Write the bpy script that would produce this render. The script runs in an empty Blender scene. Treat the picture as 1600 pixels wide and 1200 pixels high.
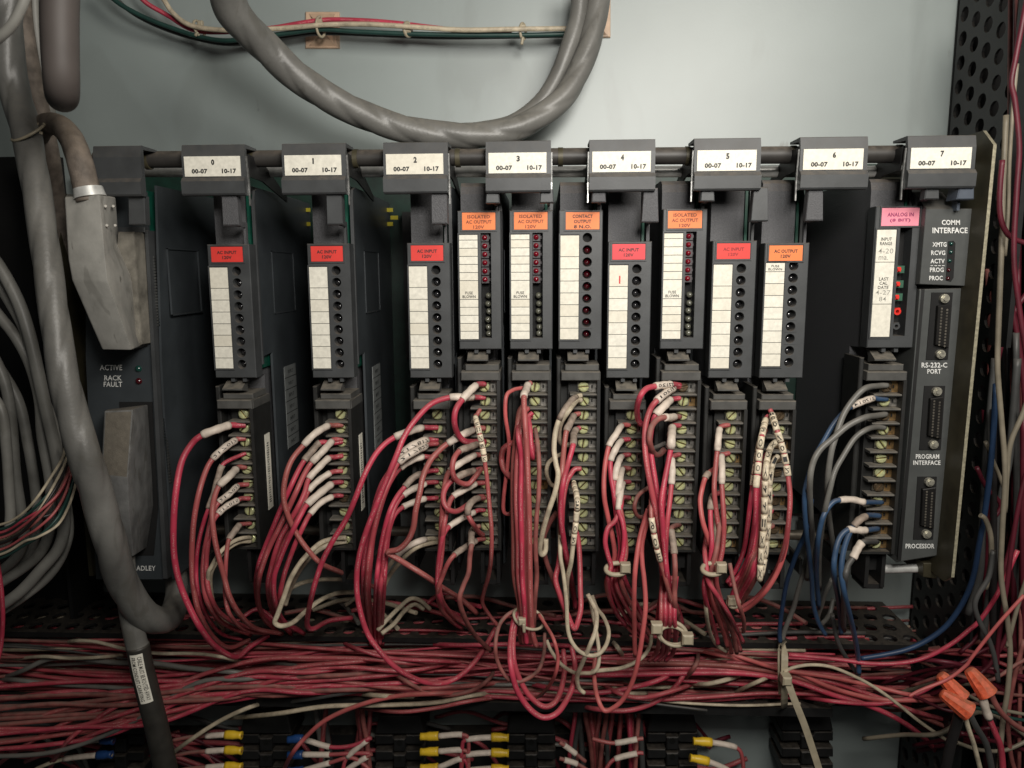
import bpy, bmesh, math, random
from mathutils import Vector, Matrix
random.seed(7)
sc = bpy.context.scene
COL = sc.collection

# ------------------------------------------------------------------ camera
FPX = 1160.0
YAW, PIT, ROL = 0.0415, -0.1497, -0.0054
CAM = Vector((0, -0.4597, 0))
def _basis():
    cy, sy, cp, sp, cr, sr = math.cos(YAW), math.sin(YAW), math.cos(PIT), math.sin(PIT), math.cos(ROL), math.sin(ROL)
    f = Vector((-sy*cp, cy*cp, sp)); r = Vector((cy, sy, 0)); u = r.cross(f)
    return cr*r+sr*u, -sr*r+cr*u, f
CR, CU, CF = _basis()
cd = bpy.data.cameras.new('camera'); cam = bpy.data.objects.new('camera', cd); COL.objects.link(cam)
cam.matrix_world = Matrix(((CR.x, CU.x, -CF.x, CAM.x), (CR.y, CU.y, -CF.y, CAM.y), (CR.z, CU.z, -CF.z, CAM.z), (0, 0, 0, 1)))
cd.sensor_width = 36; cd.lens = 36*FPX/1600; cd.clip_start = .01; cd.clip_end = 20
cd.dof.use_dof = True; cd.dof.focus_distance = 0.475; cd.dof.aperture_fstop = 13
sc.camera = cam
# ------------------------------------------------------------------ light
sc.view_settings.view_transform = 'Standard'; sc.view_settings.look = 'None'
sc.view_settings.exposure = 0.08; sc.view_settings.gamma = 1
w = bpy.data.worlds.new('World'); sc.world = w; w.use_nodes = True
w.node_tree.nodes['Background'].inputs[0].default_value = (.95, 1, .97, 1)
w.node_tree.nodes['Background'].inputs[1].default_value = 0.016
def area(name, loc, target, size, power, col, sy=None):
    l = bpy.data.lights.new(name, 'AREA'); l.energy = power; l.size = size; l.color = col
    if sy: l.shape = 'RECTANGLE'; l.size_y = sy
    o = bpy.data.objects.new(name, l); COL.objects.link(o); o.location = loc
    o.rotation_euler = (Vector(target)-Vector(loc)).to_track_quat('-Z', 'Y').to_euler()
    return o
area('room_lamp', (.25, -.46, .30), (.10, .16, .06), .20, 2.5, (1, .95, .87))
lp = area('phone_lamp', (.07, -.50, .17), (.045, .02, .035), .10, .80, (1, .96, .90)); lp.data.spread = math.radians(112)
area('fill_lamp', (.08, -.62, .22), (.05, .1, 0), .24, .36, (1, .96, .90))  # added frontal fill near the camera, stands for no real lamp

# ------------------------------------------------------------------ helpers
def P(px, py, Y):
    d = CR*((px-800)/FPX) - CU*((py-600)/FPX) + CF
    return CAM + d*((Y-CAM.y)/d.y)
def Xp(px, py, Y): return P(px, py, Y).x
def Zp(py, Y, px=800): return P(px, py, Y).z
def pxsize(Y): return (Y-CAM.y)/FPX
U = 0.4777/FPX       # one photo pixel at the module fronts

MATS = {}
def mat(name, col, rough=.6, metal=0, var=.12, nscale=120, dust=0, dustcol=(.16, .13, .10), bump=0.0, bscale=900, coat=0, rand=0, randcol=None, stripes=None, emit=None, spec=.5, trans=0):
    if name in MATS: return MATS[name]
    m = bpy.data.materials.new(name); m.use_nodes = True; nt = m.node_tree; N = nt.nodes; L = nt.links
    b = N['Principled BSDF']; b.inputs['Roughness'].default_value = rough; b.inputs['Metallic'].default_value = metal
    b.inputs['Specular IOR Level'].default_value = spec
    if coat: b.inputs['Coat Weight'].default_value = coat
    if trans: b.inputs['Transmission Weight'].default_value = trans
    tc = N.new('ShaderNodeTexCoord'); oi = N.new('ShaderNodeObjectInfo')
    add = N.new('ShaderNodeVectorMath'); add.operation = 'ADD'
    rv = N.new('ShaderNodeVectorMath'); rv.operation = 'SCALE'; rv.inputs[0].default_value = (13, 7, 5); L.new(oi.outputs['Random'], rv.inputs['Scale'])
    L.new(tc.outputs['Object'], add.inputs[0]); L.new(rv.outputs[0], add.inputs[1])
    n = N.new('ShaderNodeTexNoise'); n.inputs['Scale'].default_value = nscale; n.inputs['Detail'].default_value = 4; L.new(add.outputs[0], n.inputs['Vector'])
    mr = N.new('ShaderNodeMapRange'); mr.inputs['From Min'].default_value = .3; mr.inputs['From Max'].default_value = .7
    mr.inputs['To Min'].default_value = 1-var*1.3; mr.inputs['To Max'].default_value = 1+var; L.new(n.outputs['Fac'], mr.inputs['Value'])
    sclc = N.new('ShaderNodeVectorMath'); sclc.operation = 'SCALE'; sclc.inputs[0].default_value = col[:3]; L.new(mr.outputs[0], sclc.inputs['Scale'])
    out = sclc.outputs[0]
    if rand:
        mx = N.new('ShaderNodeMix'); mx.data_type = 'RGBA'; mx.inputs['B'].default_value = (*randcol, 1)
        p = N.new('ShaderNodeMath'); p.operation = 'POWER'; L.new(oi.outputs['Random'], p.inputs[0]); p.inputs[1].default_value = 2.2
        q = N.new('ShaderNodeMath'); q.operation = 'MULTIPLY'; L.new(p.outputs[0], q.inputs[0]); q.inputs[1].default_value = rand
        L.new(out, mx.inputs['A']); L.new(q.outputs[0], mx.inputs['Factor']); out = mx.outputs['Result']
    if stripes:   # printed legend along a wire, uv.x runs along it in metres, uv.y round it
        uv = N.new('ShaderNodeUVMap'); sx = N.new('ShaderNodeSeparateXYZ'); L.new(uv.outputs[0], sx.inputs[0])
        n2 = N.new('ShaderNodeTexNoise'); n2.inputs['Scale'].default_value = 1; n2.inputs['Detail'].default_value = 0
        cmb = N.new('ShaderNodeCombineXYZ'); m1 = N.new('ShaderNodeMath'); m1.operation = 'MULTIPLY'; m1.inputs[1].default_value = 1400; L.new(sx.outputs[0], m1.inputs[0])
        L.new(m1.outputs[0], cmb.inputs[0]); m2 = N.new('ShaderNodeMath'); m2.operation = 'MULTIPLY'; m2.inputs[1].default_value = 30; L.new(sx.outputs[1], m2.inputs[0]); L.new(m2.outputs[0], cmb.inputs[1]); L.new(oi.outputs['Random'], cmb.inputs[2])
        L.new(cmb.outputs[0], n2.inputs['Vector'])
        g1 = N.new('ShaderNodeMath'); g1.operation = 'GREATER_THAN'; g1.inputs[1].default_value = .56; L.new(n2.outputs['Fac'], g1.inputs[0])
        # band round the wire
        sb = N.new('ShaderNodeMath'); sb.operation = 'SUBTRACT'; L.new(sx.outputs[1], sb.inputs[0]); sb.inputs[1].default_value = .5
        ab = N.new('ShaderNodeMath'); ab.operation = 'ABSOLUTE'; L.new(sb.outputs[0], ab.inputs[0])
        lt = N.new('ShaderNodeMath'); lt.operation = 'LESS_THAN'; L.new(ab.outputs[0], lt.inputs[0]); lt.inputs[1].default_value = .045
        mm = N.new('ShaderNodeMath'); mm.operation = 'MULTIPLY'; L.new(g1.outputs[0], mm.inputs[0]); L.new(lt.outputs[0], mm.inputs[1])
        n3 = N.new('ShaderNodeTexNoise'); n3.noise_dimensions = '1D'; n3.inputs['Scale'].default_value = 60; L.new(sx.outputs[0], n3.inputs['W'])
        g3 = N.new('ShaderNodeMath'); g3.operation = 'GREATER_THAN'; g3.inputs[1].default_value = .47; L.new(n3.outputs['Fac'], g3.inputs[0])
        m4 = N.new('ShaderNodeMath'); m4.operation = 'MULTIPLY'; L.new(mm.outputs[0], m4.inputs[0]); L.new(g3.outputs[0], m4.inputs[1])
        m5 = N.new('ShaderNodeMath'); m5.operation = 'MULTIPLY'; L.new(m4.outputs[0], m5.inputs[0]); m5.inputs[1].default_value = .4
        mx = N.new('ShaderNodeMix'); mx.data_type = 'RGBA'; mx.inputs['B'].default_value = (*stripes, 1); L.new(out, mx.inputs['A']); L.new(m5.outputs[0], mx.inputs['Factor']); out = mx.outputs['Result']
    if dust:
        g = N.new('ShaderNodeNewGeometry'); sx = N.new('ShaderNodeSeparateXYZ'); L.new(g.outputs['Normal'], sx.inputs[0])
        md = N.new('ShaderNodeMapRange'); md.inputs['From Min'].default_value = .05; md.inputs['From Max'].default_value = .9; L.new(sx.outputs[2], md.inputs['Value'])
        nd = N.new('ShaderNodeTexNoise'); nd.inputs['Scale'].default_value = 260; nd.inputs['Detail'].default_value = 5; L.new(add.outputs[0], nd.inputs['Vector'])
        m2 = N.new('ShaderNodeMapRange'); m2.inputs['From Min'].default_value = .35; m2.inputs['From Max'].default_value = .65; m2.inputs['To Min'].default_value = .35; L.new(nd.outputs['Fac'], m2.inputs['Value'])
        m3 = N.new('ShaderNodeMath'); m3.operation = 'MULTIPLY'; L.new(md.outputs[0], m3.inputs[0]); L.new(m2.outputs[0], m3.inputs[1])
        m4 = N.new('ShaderNodeMath'); m4.operation = 'MULTIPLY'; m4.inputs[1].default_value = dust; L.new(m3.outputs[0], m4.inputs[0])
        mx = N.new('ShaderNodeMix'); mx.data_type = 'RGBA'; mx.inputs['B'].default_value = (*dustcol, 1)
        L.new(out, mx.inputs['A']); L.new(m4.outputs[0], mx.inputs['Factor']); out = mx.outputs['Result']
        r2 = N.new('ShaderNodeMapRange'); r2.inputs['To Min'].default_value = rough; r2.inputs['To Max'].default_value = .95; L.new(m4.outputs[0], r2.inputs['Value']); L.new(r2.outputs[0], b.inputs['Roughness'])
    L.new(out, b.inputs['Base Color'])
    if bump:
        nb = N.new('ShaderNodeTexNoise'); nb.inputs['Scale'].default_value = bscale; nb.inputs['Detail'].default_value = 3; L.new(add.outputs[0], nb.inputs['Vector'])
        bp = N.new('ShaderNodeBump'); bp.inputs['Strength'].default_value = bump; bp.inputs['Distance'].default_value = .0004
        L.new(nb.outputs['Fac'], bp.inputs['Height']); L.new(bp.outputs[0], b.inputs['Normal'])
    if emit: b.inputs['Emission Color'].default_value = (*emit[0], 1); b.inputs['Emission Strength'].default_value = emit[1]
    MATS[name] = m
    return m

PANEL = mat('grey_enamel', (.30, .345, .335), .47, var=.08, nscale=9, bump=.08, bscale=400, spec=1.0, coat=.35)
PANEL.node_tree.nodes['Principled BSDF'].inputs['Coat Roughness'].default_value = .42
GREY = mat('grey_plastic', (.053, .056, .058), .5, var=.16, nscale=70, dust=.55, bump=.1)
SLATE = mat('slate_plastic', (.042, .049, .054), .45, var=.15, nscale=40, dust=.5)
TEXT = mat('textured_plastic', (.085, .085, .09), .62, var=.22, nscale=1500, dust=.85, dustcol=(.20, .165, .13), bump=1, bscale=1800)
BLACK = mat('black_plastic', (.010, .010, .010), .55, var=.2, dust=.35)
BLOCK = mat('terminal_plastic', (.017, .017, .016), .55, var=.2, dust=.75, dustcol=(.12, .105, .085))
FIN = mat('dusty_fin', (.074, .073, .068), .6, var=.2, dust=.85, dustcol=(.19, .165, .13))
VOID = mat('dark_void', (.004, .004, .004), .8)
DUCT = mat('duct_plastic', (.012, .012, .012), .5, var=.2, dust=.7, dustcol=(.075, .06, .045))
PAPER = mat('cream_paper', (.80, .77, .67), .75, var=.09, nscale=420, rand=.45, randcol=(.66, .60, .47))
INK = mat('black_ink', (.02, .02, .02), .6)
WINK = mat('white_ink', (.75, .75, .72), .6)
RTAG = mat('red_tag', (.72, .045, .035), .55, var=.05)
PTAG = mat('raspberry_tag', (.76, .05, .062), .55, var=.05)
OTAG = mat('orange_tag', (.85, .22, .06), .55, var=.05)
KTAG = mat('pink_tag', (.85, .28, .36), .55, var=.05)
GREEN = mat('circuit_board', (.006, .07, .045), .4, var=.25)
DGREEN = mat('dark_circuit_board', (.004, .024, .016), .5, var=.3)
YELP = mat('yellow_print', (.45, .38, .02), .6)
BRASS = mat('plated_screw', (.78, .80, .44), .28, metal=.5, var=.15, nscale=700)
OLD = mat('tarnished_screw', (.18, .13, .08), .4, metal=.7, var=.3, nscale=700)
GOLD = mat('gold_contact', (.60, .38, .17), .3, metal=.85, var=.3, nscale=500)
TIN = mat('tin_contact', (.58, .55, .50), .3, metal=.85, var=.4, nscale=500)
STEEL = mat('bright_steel', (.72, .72, .69), .38, metal=.35, var=.15, nscale=200)
ZINC = mat('zinc_plate', (.060, .052, .030), .5, metal=.2, var=.25, nscale=80)
ZEDGE = mat('cut_edge', (.36, .33, .235), .5, metal=.3, var=.25, nscale=500)
LEDR = mat('red_lamp_lens', (.16, .004, .012), .15, coat=.8, var=.1)
LEDD = mat('dark_red_lens', (.05, .003, .006), .15, coat=.8, var=.1)
LEDG = mat('green_lamp_lens', (.01, .05, .04), .15, coat=.8)
LEDC = mat('clear_lens', (.13, .13, .10), .15, coat=1, var=.3, nscale=900)
LEDK = mat('smoked_lens', (.02, .02, .022), .12, coat=1)
RPOT = mat('red_trimmer', (.75, .03, .02), .4)
RED = mat('red_insulation', (.50, .045, .085), .45, var=.22, nscale=60, rand=.95, randcol=(.33, .10, .085), dust=.45, dustcol=(.27, .13, .10), stripes=(.8, .55, .5))
DRED = mat('dusty_red_insulation', (.28, .085, .075), .6, var=.3, nscale=120, dust=.7, dustcol=(.20, .15, .12))
PINK = mat('salmon_insulation', (.50, .105, .105), .42, var=.15, nscale=100, dust=.4, dustcol=(.35, .2, .15))
WHITE = mat('cream_insulation', (.56, .48, .35), .5, var=.25, nscale=160, rand=.4, randcol=(.4, .33, .22), dust=.45, dustcol=(.3, .24, .17), stripes=(.05, .05, .05))
SLEEVE = mat('white_sleeve', (.70, .60, .51), .5, var=.16, nscale=260, dust=.4, dustcol=(.36, .32, .25))
DSLEEVE = mat('dirty_sleeve', (.33, .26, .21), .6, var=.3, nscale=300, dust=.5, dustcol=(.22, .18, .14))
YSLEEVE = mat('cream_marker', (.72, .62, .46), .5, var=.2, nscale=400)
GWIRE = mat('grey_insulation', (.17, .165, .15), .4, var=.15, nscale=80, dust=.3)
DGWIRE = mat('charcoal_insulation', (.07, .07, .068), .45, var=.15, nscale=80, dust=.4)
BLUE = mat('blue_insulation', (.038, .080, .155), .4, var=.15, nscale=80, dust=.35)
NAVY = mat('navy_insulation', (.02, .045, .10), .45, var=.15, nscale=80)
GRN = mat('green_insulation', (.018, .055, .046), .45, var=.15)
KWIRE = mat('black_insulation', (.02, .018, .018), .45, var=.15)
CABLE = mat('grey_jacket', (.150, .147, .136), .40, var=.18, nscale=45, dust=.5, dustcol=(.27, .245, .20), bump=.35, bscale=500)
CABLE2 = mat('pale_grey_jacket', (.22, .215, .195), .45, var=.25, nscale=40, dust=.3)
BCABLE = mat('brown_dusty_jacket', (.17, .14, .115), .7, var=.35, nscale=160, dust=.8, dustcol=(.24, .19, .14), bump=.5)
SHRINK = mat('black_heat_shrink', (.03, .028, .024), .45, var=.2, dust=.3)
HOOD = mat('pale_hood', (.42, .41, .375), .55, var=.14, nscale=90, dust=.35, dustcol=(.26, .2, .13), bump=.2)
HOODS = mat('shaded_soiled_hood', (.20, .185, .155), .6, var=.35, nscale=110, dust=.5, bump=.4)  # darker hood copy: shade of the right-hand face painted in, plus brown dirt
HOOD2 = mat('grey_hood', (.19, .19, .185), .6, var=.25, nscale=90, dust=.5, dustcol=(.18, .15, .12), bump=.4)
HOODD = mat('caked_dust', (.17, .15, .12), .95, var=.14, nscale=260, bump=.6, bscale=1400)
TIE = mat('nylon_tie', (.42, .365, .26), .45, var=.15, dust=.4, dustcol=(.3, .24, .17))
MOUNT = mat('tan_adhesive_mount', (.60, .42, .29), .5, var=.12, dust=.3)
NUT = mat('orange_plastic', (.78, .13, .055), .5, var=.25, nscale=400, dust=.9, dustcol=(.34, .14, .08))
SHADED_RED = mat('shaded_red_insulation', (.10, .010, .020), .5, var=.2, nscale=80)  # red insulation with the shade at the right edge painted into its colour
TAN = mat('tan_insulation', (.22, .19, .14), .5, var=.2, nscale=80)
YLUG = mat('yellow_vinyl', (.80, .52, .03), .4, var=.12)
BLUG = mat('blue_vinyl', (.015, .06, .20), .4, var=.12)

def setp(o, label=None, cat=None, group=None, kind=None):
    if label: o['label'] = label
    if cat: o['category'] = cat
    if group: o['group'] = group
    if kind: o['kind'] = kind
    return o
def thing(name, label, cat, loc=(0, 0, 0), group=None):
    o = bpy.data.objects.new(name, None); COL.objects.link(o); o.location = loc; o.empty_display_size = .01
    return setp(o, label, cat, group)
def link(name, me, parent=None, loc=None, label=None):
    """link a mesh as one object; world coordinates are kept whatever the parent"""
    o = bpy.data.objects.new(name, me); COL.objects.link(o)
    if parent is not None:
        o.parent = parent
        if loc is None: o.location = -wloc(parent)
        else: o.location = loc
    elif loc is not None: o.location = loc
    if label: o['label'] = label
    return o
def wloc(o):
    v = Vector(o.location)
    while o.parent is not None: o = o.parent; v = v+o.location
    return v
def mesh_from(verts, faces, mats, name='m', mi=None, smooth=False):
    me = bpy.data.meshes.new(name); me.from_pydata([tuple(v) for v in verts], [], faces)
    for m in (mats if isinstance(mats, (list, tuple)) else [mats]): me.materials.append(m)
    if mi: me.polygons.foreach_set('material_index', mi)
    if smooth: me.polygons.foreach_set('use_smooth', [True]*len(me.polygons))
    me.update(); return me

class MB:
    """collects simple solids"""
    def __init__(s): s.v = []; s.f = []; s.mi = []
    def add(s, v, f, mi=0):
        n = len(s.v); s.v += [Vector(a) for a in v]; s.f += [tuple(i+n for i in g) for g in f]; s.mi += [mi]*len(f); return s
    def box(s, x0, x1, y0, y1, z0, z1, mi=0, c=0):
        if x1 < x0: x0, x1 = x1, x0
        if y1 < y0: y0, y1 = y1, y0
        if z1 < z0: z0, z1 = z1, z0
        if c:    # chamfered toward the viewer (-y)
            a = [(x0+c, y0, z0+c), (x1-c, y0, z0+c), (x1-c, y0, z1-c), (x0+c, y0, z1-c), (x0, y0+c, z0), (x1, y0+c, z0), (x1, y0+c, z1), (x0, y0+c, z1),
                 (x0, y1, z0), (x1, y1, z0), (x1, y1, z1), (x0, y1, z1)]
            f = [(0, 1, 2, 3)]+[(i, 4+i, 4+(i+1) % 4, (i+1) % 4) for i in range(4)]+[(4+i, 8+i, 8+(i+1) % 4, 4+(i+1) % 4) for i in range(4)]+[(11, 10, 9, 8)]
            return s.add(a, f, mi)
        a = [(x, y, z) for y in (y0, y1) for x, z in ((x0, z0), (x1, z0), (x1, z1), (x0, z1))]
        return s.add(a, [(0, 1, 2, 3), (7, 6, 5, 4), (0, 4, 5, 1), (1, 5, 6, 2), (2, 6, 7, 3), (3, 7, 4, 0)], mi)
    def prism(s, pts, y0, y1, mi=0, c=0):
        """pts: (x,z) outline, front at y0"""
        n = len(pts)
        if c:
            cx = sum(p[0] for p in pts)/n; cz = sum(p[1] for p in pts)/n
            ins = [(p[0]+(cx-p[0])/max(1e-9, math.hypot(cx-p[0], cz-p[1]))*c*1.4, p[1]+(cz-p[1])/max(1e-9, math.hypot(cx-p[0], cz-p[1]))*c*1.4) for p in pts]
            v = [(p[0], y0, p[1]) for p in ins]+[(p[0], y0+c, p[1]) for p in pts]+[(p[0], y1, p[1]) for p in pts]
            f = [tuple(range(n)), tuple(range(3*n-1, 2*n-1, -1))]+[(i+k*n, i+(k+1)*n, (i+1) % n+(k+1)*n, (i+1) % n+k*n) for k in (0, 1) for i in range(n)]
        else:
            v = [(p[0], y0, p[1]) for p in pts]+[(p[0], y1, p[1]) for p in pts]
            f = [tuple(range(n)), tuple(range(2*n-1, n-1, -1))]+[(i, i+n, (i+1) % n+n, (i+1) % n) for i in range(n)]
        return s.add(v, f, mi)
    def profx(s, prof, x0, x1, mi=0):
        """prof: (y,z) outline swept along x"""
        n = len(prof); v = [(x0, a, b) for a, b in prof]+[(x1, a, b) for a, b in prof]
        return s.add(v, [tuple(range(n)), tuple(range(2*n-1, n-1, -1))]+[(i, i+n, (i+1) % n+n, (i+1) % n) for i in range(n)], mi)
    def cyl(s, p0, p1, r, n=16, mi=0, r1=None):
        p0 = Vector(p0); p1 = Vector(p1); t = (p1-p0).normalized(); a = t.orthogonal().normalized(); b = t.cross(a); r1 = r if r1 is None else r1
        v = [p0+(a*math.cos(6.2832*i/n)+b*math.sin(6.2832*i/n))*r for i in range(n)]+[p1+(a*math.cos(6.2832*i/n)+b*math.sin(6.2832*i/n))*r1 for i in range(n)]
        return s.add(v, [tuple(range(n)), tuple(range(2*n-1, n-1, -1))]+[(i, i+n, (i+1) % n+n, (i+1) % n) for i in range(n)], mi)
    def mesh(s, mats, smooth=False):
        me = mesh_from(s.v, s.f, mats, mi=s.mi)
        bm = bmesh.new(); bm.from_mesh(me); bmesh.ops.recalc_face_normals(bm, faces=bm.faces); bm.to_mesh(me); bm.free()
        if smooth:
            me.polygons.foreach_set('use_smooth', [True]*len(me.polygons)); me.set_sharp_from_angle(angle=math.radians(40))
        return me
    def obj(s, name, mats, parent=None, loc=None, smooth=False, label=None): return link(name, s.mesh(mats, smooth), parent, loc, label)

# ---- lettering
TXT = {}
def text_geo(body, bold=.006, spacing=1.0):
    k = (body, bold)
    if k in TXT: return TXT[k]
    c = bpy.data.curves.new('t', 'FONT'); c.body = body; c.align_x = 'CENTER'; c.size = 1; c.offset = bold; c.resolution_u = 2; c.space_line = .95; c.space_character = 1.05
    o = bpy.data.objects.new('t', c); COL.objects.link(o)
    bpy.context.view_layer.update()
    me = bpy.data.meshes.new_from_object(o)
    v = [tuple(p.co) for p in me.vertices]; f = [tuple(p.vertices) for p in me.polygons]
    bpy.data.objects.remove(o); bpy.data.meshes.remove(me); bpy.data.curves.remove(c)
    x0 = min(p[0] for p in v); x1 = max(p[0] for p in v); y0 = min(p[1] for p in v); y1 = max(p[1] for p in v)
    v = [((p[0]-x0)/(x1-x0), (p[1]-y0)/(y1-y0)) for p in v]
    TXT[k] = (v, f); return TXT[k]
def text_in(mb, body, x0, x1, z0, z1, y, mi=0, bold=.012, slant=0):
    v, f = text_geo(body, bold)
    mb.add([(x0+a*(x1-x0)+slant*b*(z1-z0), y, z0+b*(z1-z0)) for a, b in v], f, mi)
def text_px(mb, body, x0, y0, x1, y1, Y, mi=0, bold=.012):
    """letters fill the photo box x0..x1, y0..y1 on the plane Y"""
    v, f = text_geo(body, bold)
    a, b, c, d = P(x0, y0, Y), P(x1, y0, Y), P(x0, y1, Y), P(x1, y1, Y)
    mb.add([(c*(1-u)+d*u)*(1-t)+(a*(1-u)+b*u)*t for u, t in v], f, mi)

# ---- tubes
def catmull(pts, n=6):
    out = []
    q = [2*pts[0]-pts[1]]+list(pts)+[2*pts[-1]-pts[-2]]
    for i in range(1, len(q)-2):
        a, b, c, d = q[i-1:i+3]
        for k in range(n):
            t = k/n
            out.append(.5*((2*b)+(c-a)*t+(2*a-5*b+4*c-d)*t*t+(3*b-a-3*c+d)*t**3))
    out.append(q[-2]); return out
def frames(path):
    T = []; n = len(path)
    for i in range(n):
        t = path[min(i+1, n-1)]-path[max(i-1, 0)]
        T.append(t.normalized() if t.length > 1e-9 else Vector((0, 0, -1)))
    R = []
    for i in range(n):
        c = (CAM-path[i]).normalized(); a = c-T[i]*c.dot(T[i])
        if i:
            b = R[-1]-T[i]*R[-1].dot(T[i]); a = a.normalized()*.35+b.normalized()*.65 if a.length > .15 else b
        R.append(a.normalized())
    return T, R
def tube_mesh(path, r, sides, m, lump=0, twist=0, cap=True, ntw=2):
    n = len(path); T, R = frames(path); v = []; f = []; uv = []
    s = 0; S = [0]
    for i in range(1, n): s += (path[i]-path[i-1]).length; S.append(s)
    for i in range(n):
        B = T[i].cross(R[i]); rr = r[i] if isinstance(r, (list, tuple)) else r
        for k in range(sides):
            a = 2*math.pi*k/sides
            q = rr*(1-lump*(1-abs(math.sin(ntw*.5*a-twist*S[i])))**1.6)
            v.append(path[i]-(R[i]*math.cos(a)+B*math.sin(a))*q)
    for i in range(n-1):
        for k in range(sides):
            k2 = (k+1) % sides
            f.append((i*sides+k, i*sides+k2, (i+1)*sides+k2, (i+1)*sides+k)); uv += [(S[i], k/sides), (S[i], (k+1)/sides), (S[i+1], (k+1)/sides), (S[i+1], k/sides)]
    if cap:
        f.append(tuple(range(sides-1, -1, -1))); f.append(tuple((n-1)*sides+k for k in range(sides))); uv += [(0, 0)]*(2*sides)
    me = bpy.data.meshes.new('tube'); me.from_pydata([tuple(a) for a in v], [], f); me.materials.append(m)
    l = me.uv_layers.new(name='UVMap'); l.data.foreach_set('uv', [c for p in uv for c in p])
    me.polygons.foreach_set('use_smooth', [len(p) == 4 for p in f]); me.update(); return me
def sub_path(path, s0, s1, n=10):
    """resample between arc positions"""
    S = [0]
    for i in range(1, len(path)): S.append(S[-1]+(path[i]-path[i-1]).length)
    out = []
    for k in range(n+1):
        s = s0+(s1-s0)*k/n; s = max(0, min(S[-1]-1e-7, s))
        i = 0
        while i < len(S)-2 and S[i+1] < s: i += 1
        t = (s-S[i])/max(1e-9, S[i+1]-S[i]); out.append(path[i].lerp(path[i+1], t))
    return out
def arc_len_at(path, idx):
    return sum((path[i]-path[i-1]).length for i in range(1, idx+1))
def wrap_text(body, path, r, m, along=True, flip=False, fill=.85, hgt=1.0):
    """letters printed round a sleeve; along = reads along the axis"""
    v, f = text_geo(body, .004); T, R = frames(path); n = len(path)-1
    out = []
    L = sum((path[i]-path[i-1]).length for i in range(1, n+1))
    for a, b in v:
        if flip: a, b = 1-a, 1-b
        if along: s, h = .5+(a-.5)*fill, (b-.5)*hgt
        else: s, h = .5+(b-.5)*fill, -(a-.5)*hgt
        t = s*n; i = min(n-1, max(0, int(t))); c = path[i].lerp(path[i+1], t-i); N_ = R[i]; B = T[i].cross(N_)
        out.append(c+(N_*math.cos(h)+B*math.sin(-h) if False else N_*math.cos(h)+B*math.sin(h))*r)
    return mesh_from(out, f, m)

# ------------------------------------------------------------------ setting
def scuff(m, nsc, thr, dark):
    nt = m.node_tree; N = nt.nodes; L = nt.links; b = N['Principled BSDF']; src = b.inputs['Base Color'].links[0].from_socket
    tc = N.new('ShaderNodeTexCoord'); mp = N.new('ShaderNodeMapping'); mp.inputs['Scale'].default_value = (1, 1, .45); L.new(tc.outputs['Object'], mp.inputs['Vector'])
    n = N.new('ShaderNodeTexNoise'); n.inputs['Scale'].default_value = nsc; n.inputs['Detail'].default_value = 6; n.inputs['Distortion'].default_value = .6; L.new(mp.outputs[0], n.inputs['Vector'])
    r = N.new('ShaderNodeMapRange'); r.inputs['From Min'].default_value = thr; r.inputs['From Max'].default_value = thr+.05; L.new(n.outputs['Fac'], r.inputs['Value'])
    k = N.new('ShaderNodeMath'); k.operation = 'MULTIPLY'; k.inputs[1].default_value = dark; L.new(r.outputs[0], k.inputs[0])
    mx = N.new('ShaderNodeMix'); mx.data_type = 'RGBA'; mx.inputs['B'].default_value = (.09, .085, .07, 1); L.new(src, mx.inputs['A']); L.new(k.outputs[0], mx.inputs['Factor']); L.new(mx.outputs['Result'], b.inputs['Base Color'])
scuff(PANEL, 42, .69, .55); scuff(PANEL, 12, .56, .10); scuff(HOOD, 150, .66, .7); scuff(HOOD, 60, .60, .3); scuff(HOOD2, 160, .60, .5); scuff(CABLE, 60, .62, .4); scuff(CABLE2, 60, .6, .4); scuff(PAPER, 260, .68, .35); scuff(MOUNT, 120, .62, .5)
YB = .165
z0, z1 = -.50, .30
mb = MB(); mb.box(-.62, Xp(1486, 100, YB)+.004, YB, YB+.003, z0, z1)
setp(mb.obj('wall', PANEL), kind='structure', label='pale grey painted metal back wall of the cabinet')
mb = MB(); mb.box(-.62, .62, YB+.12, YB+.124, z0, z1); setp(mb.obj('cabinet_shell', VOID), kind='structure', label='dark inside of the cabinet behind the wiring')

# vertical black duct channel on the far left
t = thing('wiring_duct', 'black upright wiring channel behind the grey cables at the left edge', 'wiring channel', (Xp(60, 600, .12), .12, -.2))
mb = MB(); xa, xb = Xp(-120, 600, .155), Xp(128, 600, .155); zt, zb = Zp(246, .155, 60), Zp(968, .155, 60)
mb.box(xa, xb, .150, .158, zb, zt); mb.box(xb-.003, xb, .115, .150, zb, zt-.001); mb.obj('channel', VOID, t)

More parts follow.
